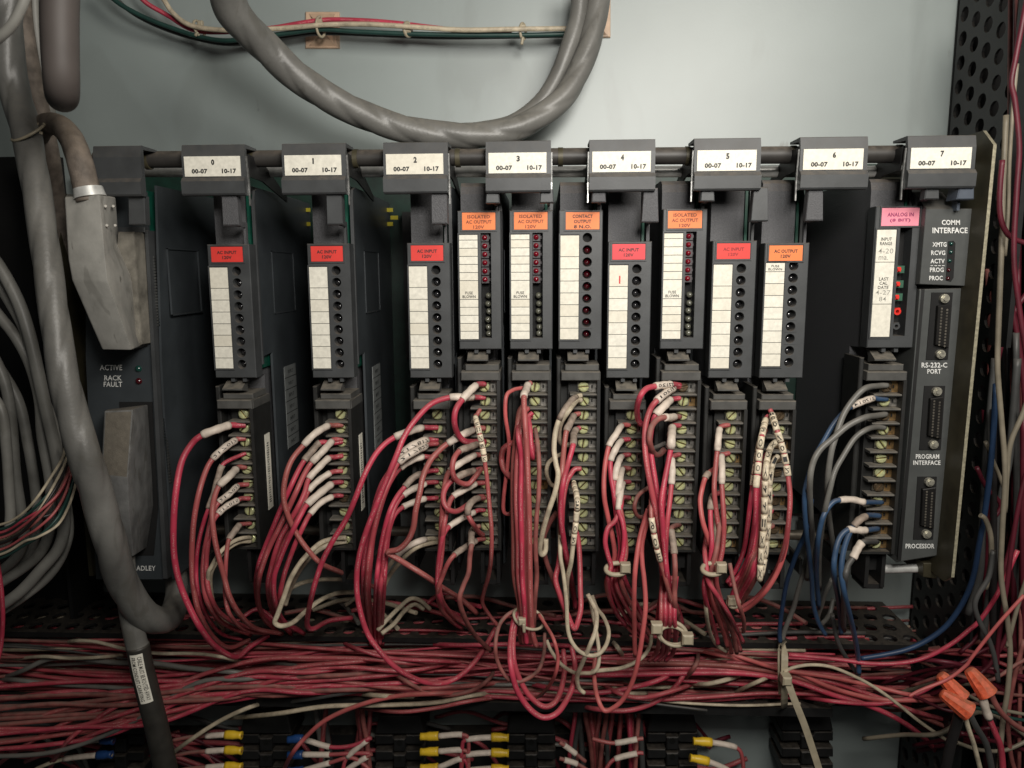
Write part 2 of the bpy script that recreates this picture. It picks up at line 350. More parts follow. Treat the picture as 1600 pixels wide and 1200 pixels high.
def perf(mb, org, eu, ev, nu, nv, pu, pv, hr_u, hr_v, n=10, thick=None, solid_u=0):
    """perforated sheet; org corner, eu/ev unit directions, staggered rows of round holes"""
    org = Vector(org); eu = Vector(eu); ev = Vector(ev); nn = eu.cross(ev).normalized()
    W = nu*pu
    for j in range(nv):
        off = (j % 2)*pu*.5
        for i in range(-1, nu+1):
            u0 = i*pu+off; u1 = u0+pu
            if u0 < -1e-6 and u1 < 1e-6: continue
            if u1 <= 1e-6 or u0 >= W-1e-6: continue
            full = u0 > -1e-6 and u1 < W+1e-6
            if not full:
                a = max(0, u0); b = min(W, u1)
                mb.add([org+eu*a+ev*(j*pv), org+eu*b+ev*(j*pv), org+eu*b+ev*((j+1)*pv), org+eu*a+ev*((j+1)*pv)], [(0, 1, 2, 3)]); continue
            cx, cy = u0+pu/2, (j+.5)*pv
            sq = []; ci = []; ci2 = []
            for k in range(n):
                a = 2*math.pi*(k+.5)/n; c, s_ = math.cos(a), math.sin(a); m_ = max(abs(c), abs(s_))
                sq.append(org+eu*(cx+c/m_*pu/2)+ev*(cy+s_/m_*pv/2))
                ci.append(org+eu*(cx+c*hr_u)+ev*(cy+s_*hr_v)); ci2.append(ci[-1]-nn*(thick or .002))
            # corners
            crn = [org+eu*u+ev*v for u, v in ((u1, (j+1)*pv), (u0, (j+1)*pv), (u0, j*pv), (u1, j*pv))]
            V = sq+ci+ci2+crn; F = []
            for k in range(n):
                k2 = (k+1) % n
                F.append((k, k2, n+k2, n+k)); F.append((n+k, n+k2, 2*n+k2, 2*n+k))
                a0 = 2*math.pi*(k+.5)/n; a1 = a0+2*math.pi/n
                for q in range(4):
                    ca = math.pi/4+q*math.pi/2
                    if a0 < ca < a1 or a0 < ca+2*math.pi < a1: F.append((k, 3*n+q, k2))
            mb.add(V, F)

# horizontal duct under the rack (open towards the viewer)
YD = .085
xl = Xp(-60, 1000, YD); xr = Xp(1452, 1000, YD)
ztop = Zp(1001, YD); zbot = Zp(1098, YD)
duct = thing('wiring_duct', 'long black perforated wiring trough running below the rack full of red wires', 'wiring trough', (0, .12, zbot))
pu = (xr-xl)/50; nv = 4; pv = (YB-.004-YD-.004)/nv
mb = MB(); perf(mb, (xl, YD+.004, ztop), (1, 0, 0), (0, 1, 0), 50, nv, pu, pv, pu*.34, pv*.33); mb.box(xl, xr, YD, YD+.004, ztop-.003, ztop+.0012)
mb.obj('top_wall', DUCT, duct)
mb = MB(); perf(mb, (xl, YD+.004, zbot), (1, 0, 0), (0, 1, 0), 50, nv, pu, pv, pu*.34, pv*.33); mb.box(xl, Xp(1300, 1100, YD), YD-.002, YD+.004, zbot-.006, zbot+.0012)
mb.obj('bottom_wall', DUCT, duct)
mb = MB(); mb.box(xl, xr, YB-.004, YB-.001, zbot, ztop); mb.obj('back_wall', BLACK, duct)

# vertical perforated duct at right edge
duct2 = thing('wiring_duct', 'black perforated upright wiring duct at the upper right beside the rack', 'wiring duct', (Xp(1486, 100, YB), .12, -.3))
xv = Xp(1490, 100, YB-.003); mb = MB(); pv2 = .0155; pu2 = .0175
nrow = 5; dy = (YB-.005-.078)/nrow
perf(mb, (xv, .078, -.50), (0, 0, 1), (0, 1, 0), 44, nrow, pu2, dy, .0055, dy*.34, thick=.002)
mb.box(xv, xv+.002, .074, .078, -.5, .27)
mb.obj('side_wall', DUCT, duct2)
mb = MB(); mb.box(xv+.075, xv+.078, .07, YB-.001, -.5, .27); mb.box(xv+.0005, xv+.075, YB-.003, YB-.001, -.5, .27)
mb.obj('back_wall', VOID, duct2)
mb = MB(); mb.box(Xp(1583, 100, .05), Xp(1583, 100, .05)+.003, .03, .05, -.05, .27); mb.obj('rim', DUCT, duct2)

# ------------------------------------------------------------------ rack
rack = thing('equipment_rack', 'dark metal input output rack chassis with latches numbered 0 to 7', 'equipment rack', (0, .16, -.16))
bar = MB(); a = P(150, 250, .022); b = P(1545, 240, .022); bar.cyl(a, b, 12.5*pxsize(.022), 20); bar.obj('latch_tube', mat('brown_black_tube', (.036, .033, .030), .5, var=.25, nscale=60, dust=.6), rack, smooth=True)
for i in range(9):
    bar = MB()
    x = [228, 392, 553, 712, 872, 920, 1070, 1235, 1400][i]
    c = P(x, 250-.008*(x-300), .022); bar.cyl(c, c+Vector((.003, 0, 0)), 14*pxsize(.022), 20)
    bar.obj('tube_collar', ZINC, rack, smooth=True)
bar = MB(); bar.cyl(P(150, 268, .045), P(1470, 268, .045), 8.5*pxsize(.045), 16); bar.obj('front_rod', STEEL, rack, smooth=True)
bar = MB(); bar.cyl(P(200, 826, .10), P(1480, 838, .10), 8*pxsize(.1), 16); bar.obj('rear_rod', mat('dull_rod', (.22, .19, .15), .45, metal=.6, var=.3), rack, smooth=True)
bar = MB(); bar.cyl(P(1378, 889, .030), P(1458, 887, .030), 7*pxsize(.03), 16); bar.obj('lower_rod', STEEL, rack, smooth=True)
mb = MB(); mb.box(Xp(150, 600, .158), Xp(1500, 600, .158), .152, .158, Zp(800, .15), Zp(262, .15)); mb.obj('backplane', DGREEN, rack)
mb = MB()
for k in range(17):
    xx = -.262+k*.0308
    mb.box(xx-.004, xx+.004, .142, .152, Zp(560, .145), Zp(330, .145))
mb.obj('edge_connector', BLACK, rack)
for xx, yy in ((479, 328), (479, 350), (608, 328), (608, 350), (616, 340)):
    c = P(xx, yy, .140); mb = MB(); mb.box(c.x-.003, c.x+.003, .140, .1405, c.z-.0015, c.z+.0015)
    mb.obj('yellow_mark', YELP, rack)
for k in range(17):
    mb = MB()
    xx = -.278+k*.0308
    mb.box(xx, xx+.0022, .055, .15, Zp(872, .06)-.008, Zp(872, .06)+.003)
    mb.obj('card_guide', BLACK, rack)
# right side plate
yf = -.004
pl = [(1553, 226), (1545, 213), (1512, 217), (1470, 880), (1474, 905), (1482, 911), (1487, 902)]
A = [P(*q, yf) for q in (pl[0], pl[-1])]
xt, zt_, xb_, zb_ = A[0].x, A[0].z, A[1].x, A[1].z
mb = MB(); th = .0022
def plx(z): return xb_+(xt-xb_)*(z-zb_)/(zt_-zb_)
prof = [(yf, zt_), (yf+.012, zt_+.010), (.16, zt_+.010), (.16, zb_-.004), (yf+.008, zb_-.006), (yf, zb_)]
v = [(plx(z)-.0003, y, z) for y, z in prof]+[(plx(z)+.0016, y, z) for y, z in prof]; n = 6
mb.add(v, [tuple(range(n)), tuple(range(2*n-1, n-1, -1))], 0); mb.add(v, [(i, i+n, (i+1) % n+n, (i+1) % n) for i in range(n)], 1)
mb.obj('side_plate', [ZINC, ZEDGE], rack)
mb = MB(); xL = Xp(131, 600, .06); mb.box(xL-.003, xL, .05, .15, Zp(900, .05, 131), Zp(300, .05, 131)); mb.obj('side_plate', ZINC, rack)

EDGE = mat('bare_metal_edge', (.30, .30, .29), .35, metal=.7, var=.3, nscale=500)
# latches 0..7
tz = [Zp(y, 0, 900) for y in (219, 237, 272, 300)]
for k in range(8):
    xc = -.2006+.062*k
    hw = 49.3*pxsize(0)
    prof = [(.0022, tz[0]+.0004), (.020, tz[0]+.0004), (.020, tz[0]-.0010), (.0035, tz[0]-.002), (.0035, tz[3]), (-.0016, tz[3]), (-.0026, tz[3]+.001), (-.0030, tz[2]-.0022), (-.0012, tz[2]), (.0, tz[2]+.0004), (.0, tz[1]), (.0014, tz[0])]
    mb = MB(); mb.profx(prof, xc-hw, xc+hw)
    # side arms running back to the pivot
    side = 1 if k < 3 else -1
    if k == 3: side = 1
    xa = xc+side*hw
    arm = MB().profx([(.008, tz[1]+.002), (.030, tz[1]+.001), (.075, tz[2]-.004), (.075, tz[2]-.008), (.030, tz[2]+.001), (.010, tz[3]+.012)], xa-side*.0014, xa-side*.0004); arm.profx([(.001, tz[1]), (.0022, tz[1]), (.0045, tz[3]+.006), (.0045, tz[3]-.006), (.003, tz[3]-.006), (.003, tz[3]+.006)], xa+side*.0001, xa+side*.0009, 1); armo = arm.mesh([BLACK, EDGE])
    bvm = mb.mesh([GREY])
    la = link('latch', bvm, rack, label='grey latch numbered %d' % k)
    link('latch_arm', armo, la, loc=(0, 0, 0))
    mb = MB(); lw = hw-.0017; lz0, lz1 = tz[2]+.0009, tz[1]-.0002
    mb.box(xc-lw, xc+lw-.001, -.0006, .0, lz0, lz1, 0)
    h = lz1-lz0; yy = -.00075
    text_in(mb, str(k), xc-(.0010 if k != 1 else .0006), xc+(.0010 if k != 1 else .0003), lz0+h*.56, lz0+h*.85, yy, 1, .05)
    text_in(mb, '00-07', xc-lw*.75, xc-lw*.20, lz0+h*.14, lz0+h*.38, yy, 1, .045)
    text_in(mb, '10-17', xc+lw*.30, xc+lw*.80, lz0+h*.14, lz0+h*.38, yy, 1, .045)
    o = link('number_label', mb.mesh([PAPER, INK]), la, loc=(0, 0, 0))

# ------------------------------------------------------------------ modules
YF = .018
RA = dict(top=379.5, bot=590.5, tag=(383.5, 407.5), cells=[415.8, 449, 467.5, 486.5, 505, 523, 541, 559, 575.8], holes=[422, 440.5, 459.3, 477.8, 496.5, 514.8, 533, 551, 569], tx=1000)
RB = dict(top=328.5, bot=545.5, tag=(331.5, 358.5), cells=[366, 374.5, 387.2, 400, 412.6, 425.3, 438, 467.5, 479.7, 492.3, 505, 517.3, 530])
RC = dict(top=328.5, bot=545.5, tag=(331.5, 358.5), cells=[367.5, 401, 420, 439, 457.6, 476, 494.3, 512.7, 530.5], holes=[371.3, 390.5, 409.7, 428.6, 447.8, 466.8, 485.5, 504.2, 522.5])
RO = dict(RA, cells=[410.5, 424.5, 443, 461.5, 480, 498.5, 517, 535, 553, 572.5], holes=[415.5, 434.5, 453.5, 472.5, 491.5, 510.5, 529, 548, 566.5])
RD = dict(top=322, bot=543.5, tag=(325, 353), cells=[358.5, 409.5, 475, 526.5])
CX = dict(zip('0 1 2 3 3b 4 4b 5 5b 6 7'.split(), (361.3, 516, 671, 750, 830, 906.7, 983, 1067, 1145, 1226, 1395.5)))

def plate_with_holes(mb, hw, z0, z1, yf, yb, rects, holes, hr, n=20, depth=.005):
    """front plate; rects: openings (x0,x1,z0,z1) right of the strip; holes: list of z for a column at x=holes_x"""
    c = .0005
    xs0, xs1 = rects
    X0, X1 = -hw+c, hw-c; Z0, Z1 = z0+c, z1-c
    a, b, d, e = xs0, xs1, rects_z[0], rects_z[1]
    for (x0, x1, u0, u1) in ((X0, a, Z0, Z1), (b, X1, Z0, Z1), (a, b, Z0, d), (a, b, e, Z1)):
        mb.add([(x0, yf, u0), (x1, yf, u0), (x1, yf, u1), (x0, yf, u1)], [(0, 1, 2, 3)], 0)
    # chamfer + sides
    o1 = [(X0, yf, Z0), (X1, yf, Z0), (X1, yf, Z1), (X0, yf, Z1)]; o2 = [(-hw, yf+c, z0), (hw, yf+c, z0), (hw, yf+c, z1), (-hw, yf+c, z1)]; o3 = [(-hw, yb, z0), (hw, yb, z0), (hw, yb, z1), (-hw, yb, z1)]
    mb.add(o1+o2+o3, [(i+k*4, (i+1) % 4+k*4, (i+1) % 4+k*4+4, i+k*4+4) for k in (0, 1) for i in range(4)]+[(11, 10, 9, 8)], 0)
rects_z = [0, 0]

DOME = {}
def dome(r, m, n=12):
    k = (round(r, 6), m.name)
    if k in DOME: return DOME[k]
    mb = MB(); rings = 4; v = []; f = []
    for i in range(rings+1):
        a = i/rings*math.pi/2
        for q in range(n): v.append((r*math.cos(a)*math.cos(2*math.pi*q/n), -r*math.sin(a)*1.0, r*math.cos(a)*math.sin(2*math.pi*q/n)))
    for i in range(rings):
        for q in range(n): f.append((i*n+q, i*n+(q+1) % n, (i+1)*n+(q+1) % n, (i+1)*n+q))
    for q in range(n): pass
    v2 = [(r*math.cos(2*math.pi*q/n), r*1.2, r*math.sin(2*math.pi*q/n)) for q in range(n)]
    k0 = len(v); v += v2; f += [(q, k0+q, k0+(q+1) % n, (q+1) % n) for q in range(n)]
    mb.add(v, f); DOME[k] = mb.mesh(m, smooth=True); return DOME[k]

def build_module(key, typ, tagtxt, tagm, label, inkm=None, notes=None):
    rows = dict(A=RA, B=RB, C=RC, O=RO, D=RD)[typ]
    tpx = dict(A=671, B=830, C=906, O=1226, D=1397)[typ]
    Z = lambda py: Zp(py, YF, tpx)
    xc = Xp(CX[key], 470, YF); hw = 33.3*U if typ != 'D' else 34.5*U
    base = Vector((xc, YF, Z(rows['bot'])))
    t = thing('io_module', label, 'module', base, group='input and output modules plugged into the rack')
    lz = lambda py: Z(py)-base.z
    u = lambda p: p*U
    # bezel with real openings
    mb = MB(); yf, yb = 0, .011
    if typ in 'AOC':
        hx = u(11 if typ != 'C' else 10); hr = u(6.9); H = [lz(h) for h in rows['holes']]; pit = (H[0]-H[-1])/8
        rects_z[0] = H[-1]-pit/2; rects_z[1] = H[0]+pit/2
        plate_with_holes(mb, hw, 0, lz(rows['top']), yf, yb, (hx-u(9.4), hx+u(9.4)), None, hr)
        n = 20
        for h in H:
            sq = []; ci = []; cb = []
            for k in range(n):
                a = 2*math.pi*(k+.5)/n; c, s_ = math.cos(a), math.sin(a); m_ = max(abs(c), abs(s_))
                sq.append((hx+c/m_*u(9.4), yf, h+s_/m_*pit/2)); ci.append((hx+c*hr, yf+.0004, h+s_*hr)); cb.append((hx+c*hr*.92, yf+.0065, h+s_*hr*.92))
            ci0 = [(hx+(p[0]-hx)*1.08, yf, h+(p[2]-h)*1.08) for p in ci]
            crn = [(hx+u(9.4), yf, h+pit/2), (hx-u(9.4), yf, h+pit/2), (hx-u(9.4), yf, h-pit/2), (hx+u(9.4), yf, h-pit/2)]
            V = sq+ci0+ci+cb+crn; F = []; 
            for k in range(n):
                k2 = (k+1) % n
                F += [(k, k2, n+k2, n+k), (n+k, n+k2, 2*n+k2, 2*n+k), (2*n+k, 2*n+k2, 3*n+k2, 3*n+k)]
                a0 = 2*math.pi*(k+.5)/n
                for q in range(4):
                    ca = math.pi/4+q*math.pi/2
                    if a0 < ca < a0+2*math.pi/n or a0 < ca+2*math.pi < a0+2*math.pi/n: F.append((k, 4*n+q, k2))
            mb.add(V, F, 0); mb.add([(hx+math.cos(2*math.pi*k/n)*hr, yf+.0062, h+math.sin(2*math.pi*k/n)*hr) for k in range(n)], [tuple(range(n))], 1)
    else:
        wx0, wx1 = (u(2), u(18)) if typ == 'B' else (u(3), u(21))
        rects_z[0] = lz(528 if typ == 'B' else 525); rects_z[1] = lz(363.5 if typ == 'B' else 356)
        plate_with_holes(mb, hw, 0, lz(rows['top']), yf, yb, (wx0, wx1), None, 0)
        q = [(wx0, rects_z[0]), (wx1, rects_z[0]), (wx1, rects_z[1]), (wx0, rects_z[1])]
        mb.add([(a, yf, b) for a, b in q]+[(a, yf+.010, b) for a, b in q], [(i, (i+1) % 4, (i+1) % 4+4, i+4) for i in range(4)], 0)
        mb.add([(a, yf+.0099, b) for a, b in q], [(0, 1, 2, 3)], 1)
    # raised rims round tag and strip
    def rim(x0, x1, z0, z1):
        w_ = .0006; h_ = -.0007
        for bx in ((x0-w_, x1+w_, z1, z1+w_), (x0-w_, x1+w_, z0-w_, z0), (x0-w_, x0, z0, z1), (x1, x1+w_, z0, z1)): mb.box(bx[0], bx[1], h_, .0002, bx[2], bx[3], 0)
    tx0, tx1 = (u(-27), u(23)) if typ in 'AOC' else (u(-26), u(25)) if typ == 'B' else (u(-26), u(29))
    if typ == 'C': tx0, tx1 = u(-23), u(28)
    rim(tx0-u(1), tx1+u(1), lz(rows['tag'][1])-u(1), lz(rows['tag'][0])+u(1))
    sx0, sx1 = u(-31), u(-2.7)
    zc0, zc1 = lz(rows['cells'][-1]), lz(rows['cells'][0])
    rim(sx0-u(.8), sx1+u(.8), zc0-u(1), zc1+u(1))
    # feet under the bezel
    mb.box(u(-10), u(-4), .002, .007, -u(7), 0); mb.box(u(9), u(15), .002, .007, -u(7), 0)
    mb.obj('bezel', [GREY, VOID], t, loc=(0, 0, 0))
    # tag
    mb = MB(); mb.box(tx0, tx1, -.0004, .0002, lz(rows['tag'][1]), lz(rows['tag'][0]), 0)
    zt0, zt1 = lz(rows['tag'][1]), lz(rows['tag'][0]); hh = zt1-zt0; cx_ = (tx0+tx1)/2; ww = (tx1-tx0)
    nl = len(tagtxt)
    for i, s in enumerate(tagtxt):
        lh = hh*(.20 if nl == 3 else .22); zz = zt1-hh*((.14+i*.30) if nl == 3 else (.26+i*.33))-lh
        wd = min(ww*.86, ww*.078*len(s)*(1.1 if nl == 3 else 1)); wd *= (.95 if len(s) < 6 else 1)
        text_in(mb, s, cx_-wd/2, cx_+wd/2, zz, zz+lh, -.00055, 1, .028)
    mb.obj('colour_tag', [tagm, inkm or INK], t, loc=(0, 0, 0))
    # label strip
    mb = MB(); mb.box(sx0-u(.4), sx1+u(.4), -.0002, .0002, zc0-u(.5), zc1+u(.5)); st = mb.obj('label_strip', INK, t, loc=(0, 0, 0))
    cells = rows['cells']
    for i in range(len(cells)-1):
        zb_, zt_ = lz(cells[i+1])+u(.45), lz(cells[i])-u(.45); mb = MB()
        mb.box(sx0, sx1, -.0005, -.0001, zb_, zt_)
        if notes and i in notes:
            for (s, fx0, fx1, fz0, fz1, mi) in notes[i]:
                text_in(mb, s, sx0+(sx1-sx0)*fx0, sx0+(sx1-sx0)*fx1, zb_+(zt_-zb_)*fz0, zb_+(zt_-zb_)*fz1, -.0006, mi, .004 if mi == 2 else .015)
        mb.obj('label_cell', [PAPER, INK, PENCIL, REDPEN], st, loc=(0, 0, 0))
    # indicators
    if typ in 'AOC':
        me = dome(u(5.0), LEDD if typ == 'C' else LEDK)
        for h in H[1:] if typ != 'O' else H:
            link('indicator_lamp', me, t, loc=(hx+u(random.uniform(-.6, .6)), .0055, h+u(random.uniform(-.6, .6))))
    elif typ == 'B':
        cxw = (wx0+wx1)/2
        for i in range(6):
            zc = lz(370.5+i*13.2)
            mb = MB(); mb.box(wx0+.0002, wx1-.0016, .0035, .0095, zc-u(5.6), zc+u(5.6)); mb.box(wx1-.0016, wx1-.0008, .005, .0095, zc-u(2), zc+u(2))
            c = mb.obj('lamp_carrier', mat('carrier_plastic', (.045, .035, .038), .5), t, loc=(0, 0, 0))
            link('indicator_lamp', dome(u(4.3), LEDR), t, loc=(wx0+u(5.5), .0036, zc))
        for i, p in enumerate((462, 475, 487, 500, 512, 522)):
            link('fuse_lamp', dome(u(4.9), LEDC), t, loc=(wx0+u(10+random.uniform(-1, 1)), .006, lz(p)), label='clear fuse lamp')
    else:
        for i, p in enumerate((421, 444, 464.5, 487, 510)):
            zc = lz(p); mb = MB()
            if i < 3:
                mb.box(wx0, wx0+u(14), .003, .0095, zc-u(5.5), zc+u(5.5), 0); mb.box(wx0+u(1), wx0+u(7), .0015, .004, zc-u(3.5), zc+u(3.5), 1); mb.cyl((wx0+u(4), .0015, zc), (wx0+u(4), .0005, zc), u(2.6), 10, 1)
                mb.obj('trimmer', [mat('trimmer_green', (.03, .10, .06), .5), RPOT], t, loc=(0, 0, 0))
            else:
                n = 14; mm = RPOT if i == 3 else GREY
                for k in range(n):
                    a0, a1 = 2*math.pi*k/n, 2*math.pi*(k+1)/n
                    q = [(math.cos(a)*r_, math.sin(a)*r_) for r_, a in ((u(5.5), a0), (u(5.5), a1), (u(2.6), a1), (u(2.6), a0))]
                    mb.prism([(wx0+u(7)+x_, zc+z_) for x_, z_ in q], .002, .006)
                mb.box(wx0+u(8), wx0+u(12), .003, .006, zc+u(2), zc+u(5.5))
                mb.obj('test_point', mm, t, loc=(0, 0, 0))
    # body: textured housing, board, side cover
    ztb = Zp(284, .032, 750)-base.z; zlow = Zp(880, .05)-base.z
    mb = MB(); r_ = .004
    bl, br = u(-31), u(19)
    pr = [(.012, lz(rows['bot'])+u(8)), (.012, ztb-.008), (.0135, ztb-.003), (.017, ztb-.0005), (.022, ztb), (.13, ztb), (.13, zlow+.03), (.030, zlow+.03), (.030, lz(rows['bot'])-u(4)), (.012, lz(rows['bot'])-u(2))]
    mb.profx(pr, bl, br); mb.obj('housing', TEXT, t, loc=(0, 0, 0), smooth=False)
    mb = MB(); mb.box(br+u(2), br+u(6), .0125, .13, .004, ztb-.006); mb.obj('circuit_board', GREEN, t, loc=(0, 0, 0))
    cvx = br+u(10)
    mb = MB(); mb.profx([(.014, ztb-.010), (.016, ztb-.004), (.022, ztb-.002), (.132, ztb-.002), (.132, zlow), (.032, zlow), (.032, lz(rows['bot'])+u(4)+.012), (.014, lz(rows['bot'])+u(16)+.006)], cvx, cvx+.0016)
    mb.box(cvx-.0003, cvx+.0019, .0132, .0150, lz(rows['bot'])+u(18), ztb-.010, 1)  # lit front edge of the cover, painted in as a lighter grey strip
    # recessed panel outline on the right face
    ra, rb = .040, .085; rz0, rz1 = Zp(492, .04)-base.z, Zp(388, .04)-base.z
    for bx in ((ra, rb, rz0, rz0+.0007), (ra, rb, rz1-.0007, rz1), (ra, ra+.0007, rz0, rz1), (rb-.0007, rb, rz0, rz1)):
        mb.box(cvx+.0016, cvx+.0021, bx[0], bx[1], bx[2], bx[3])
    mb.obj('side_cover', [SLATE, GREY], t, loc=(0, 0, 0))
    if key in ('0', '1'):
        mb = MB(); sz0, sz1 = Zp(712, .055)-base.z, Zp(578, .055)-base.z; xx = cvx+.0016
        mb.box(xx, xx+.0003, .053, .078, sz0, sz1, 0)
        nr = 7; dz = (sz1-sz0)/nr
        for i in range(nr):
            mb.box(xx+.0003, xx+.0004, .053, .078, sz0+i*dz, sz0+i*dz+.0005, 1)
            v, f = text_geo('INPUT', .012)
            mb.add([(xx+.00045, .060+a*.011, sz0+i*dz+dz*.35+b*dz*.3) for a, b in v], f, 1)
        mb.obj('rating_label', [mat('foil_label', (.36, .38, .37), .45, metal=.3), INK], t, loc=(0, 0, 0))
    return t
PENCIL = mat('pencil', (.35, .34, .30), .7)
REDPEN = mat('red_pen', (.6, .05, .05), .7)
FB = {6: [('FUSE\nBLOWN', .14, .86, .06, .42, 1)]}
build_module('0', 'A', ('AC INPUT', '120V'), RTAG, 'leftmost AC INPUT module with scarlet tag, next to the rack adapter')
build_module('1', 'A', ('AC INPUT', '120V'), RTAG, 'AC INPUT module with scarlet tag standing between two empty gaps, second from the left')
build_module('2', 'A', ('AC INPUT', '120V'), RTAG, 'AC INPUT module with scarlet tag directly left of the isolated output modules')
RT = mat('brown_ink', (.22, .05, .02), .6)
build_module('3', 'B', ('ISOLATED', 'AC OUTPUT', '120V'), OTAG, 'ISOLATED AC OUTPUT module with orange tag, leftmost of the three', RT, FB)
build_module('3b', 'B', ('ISOLATED', 'AC OUTPUT', '120V'), OTAG, 'ISOLATED AC OUTPUT module with orange tag beside the contact output module', RT, FB)
build_module('4', 'C', ('CONTACT', 'OUTPUT', '8 N.O.'), OTAG, 'CONTACT OUTPUT 8 N.O. module with orange tag and dark red lamps')
build_module('4b', 'A', ('AC INPUT', '120V'), PTAG, 'AC INPUT module with raspberry tag and a red pen stroke on its label', None, {0: [('l', .52, .60, .12, .5, 3)]})
build_module('5', 'B', ('ISOLATED', 'AC OUTPUT', '120V'), OTAG, 'ISOLATED AC OUTPUT module with orange tag, rightmost, between two AC INPUT modules', RT, FB)
build_module('5b', 'A', ('AC INPUT', '120V'), RTAG, 'AC INPUT module with faded red tag left of the AC OUTPUT module', mat('faded_ink', (.28, .02, .02), .6))
build_module('6', 'O', ('AC OUTPUT', '120V'), OTAG, 'AC OUTPUT 120V module with orange tag beside the empty slots', None, {0: [('FUSE\nBLOWN', .14, .86, .12, .78, 1)]})
build_module('7', 'D', ('ANALOG IN', '(8 BIT)'), KTAG, 'ANALOG IN module with pink tag, pencilled dates and red trimmers', mat('plum_ink', (.3, .03, .12), .6),
             {0: [('INPUT\nRANGE', .18, .82, .52, .76, 1), ('4-20', .12, .9, .26, .42, 2), ('ma.', .16, .66, .06, .18, 2)],
              1: [('LAST\nCAL\nDATE', .22, .78, .36, .64, 1), ('4-27', .12, .9, .22, .33, 2), ('84', .32, .7, .06, .17, 2)]})

# module release latches hanging from the rack
for key, kind in zip('0 1 2 3 3b 4 4b 5 5b 6 7'.split(), 'AAABBBABAAB'):
    xc = Xp(CX[key], 470, YF)+(.0098 if key != '7' else .0106)
    zt, zl = tz[3]+.002, (Zp(350, .002, 670) if kind == 'A' else Zp(317, .002, 850))
    w0, w1 = (.0042, .0052) if xc > .0 else (.0048, .005)
    if kind == 'B': w0, w1 = .0038, .0043
    mb = MB(); mb.prism([(xc-w1, zl), (xc+w1, zl), (xc+w0, zt), (xc-w0, zt)], .001, .007, c=.0006)
    zs = Zp(378 if kind == 'A' else 328, .016, 800); mb.box(xc+.0004, xc+.0020, .0195, .0225, zs-.003, zl+.003); mb.box(xc+.0004, xc+.0020, .008, .0195, zl-.0002, zl+.003)
    mb.obj('module_latch', TEXT if random.random() < .3 else GREY, rack)
xc = Xp(1507, 300, .002); mb = MB(); mb.prism([(xc-.0052, Zp(312, .002, 1507)), (xc+.005, Zp(312, .002, 1507)), (xc+.0044, tz[3]+.002), (xc-.0038, tz[3]+.002)], 0, .012, c=.0006)
mb.box(xc-.0005, xc+.0012, .008, .014, Zp(330, .014, 1507), Zp(312, .002, 1507)); mb.obj('module_latch', mat('blue_grey_plastic', (.075, .09, .115), .45), rack)

# ------------------------------------------------------------------ terminal blocks
def screw_mesh(m, slot_ang, r):
    n = 14; mb = MB(); h = .0026; s = .00045
    ca, sa = math.cos(slot_ang), math.sin(slot_ang)
    for sg in (1, -1):
        pts = []
        for k in range(9):
            a = math.asin(s/r)+(math.pi-2*math.asin(s/r))*k/8
            x, z = r*math.cos(a), r*math.sin(a)*sg; pts.append((x*ca-z*sa, x*sa+z*ca))
        mb.prism(pts if sg > 0 else pts[::-1], -h, 0, 0, c=.0008)
    mb.cyl((0, -.0012, 0), (0, .0004, 0), r*1.0, n, 1)
    mb.box(-r*1.1, r*1.2, 0, .0012, -r*.95, r*.95, 2)
    return mb.mesh([m, OLD, WASH])
WASH = mat('washer_plate', (.20, .19, .16), .4, metal=.7, var=.35, nscale=600)
SCREWS = [screw_mesh(BRASS, a, .0034) for a in (0.1, .8, 1.4, 2.2, 2.8)]
OSCREWS = [screw_mesh(OLD, a, .0034) for a in (.2, .9, 2.4)]
FINM = {}
BN = {}
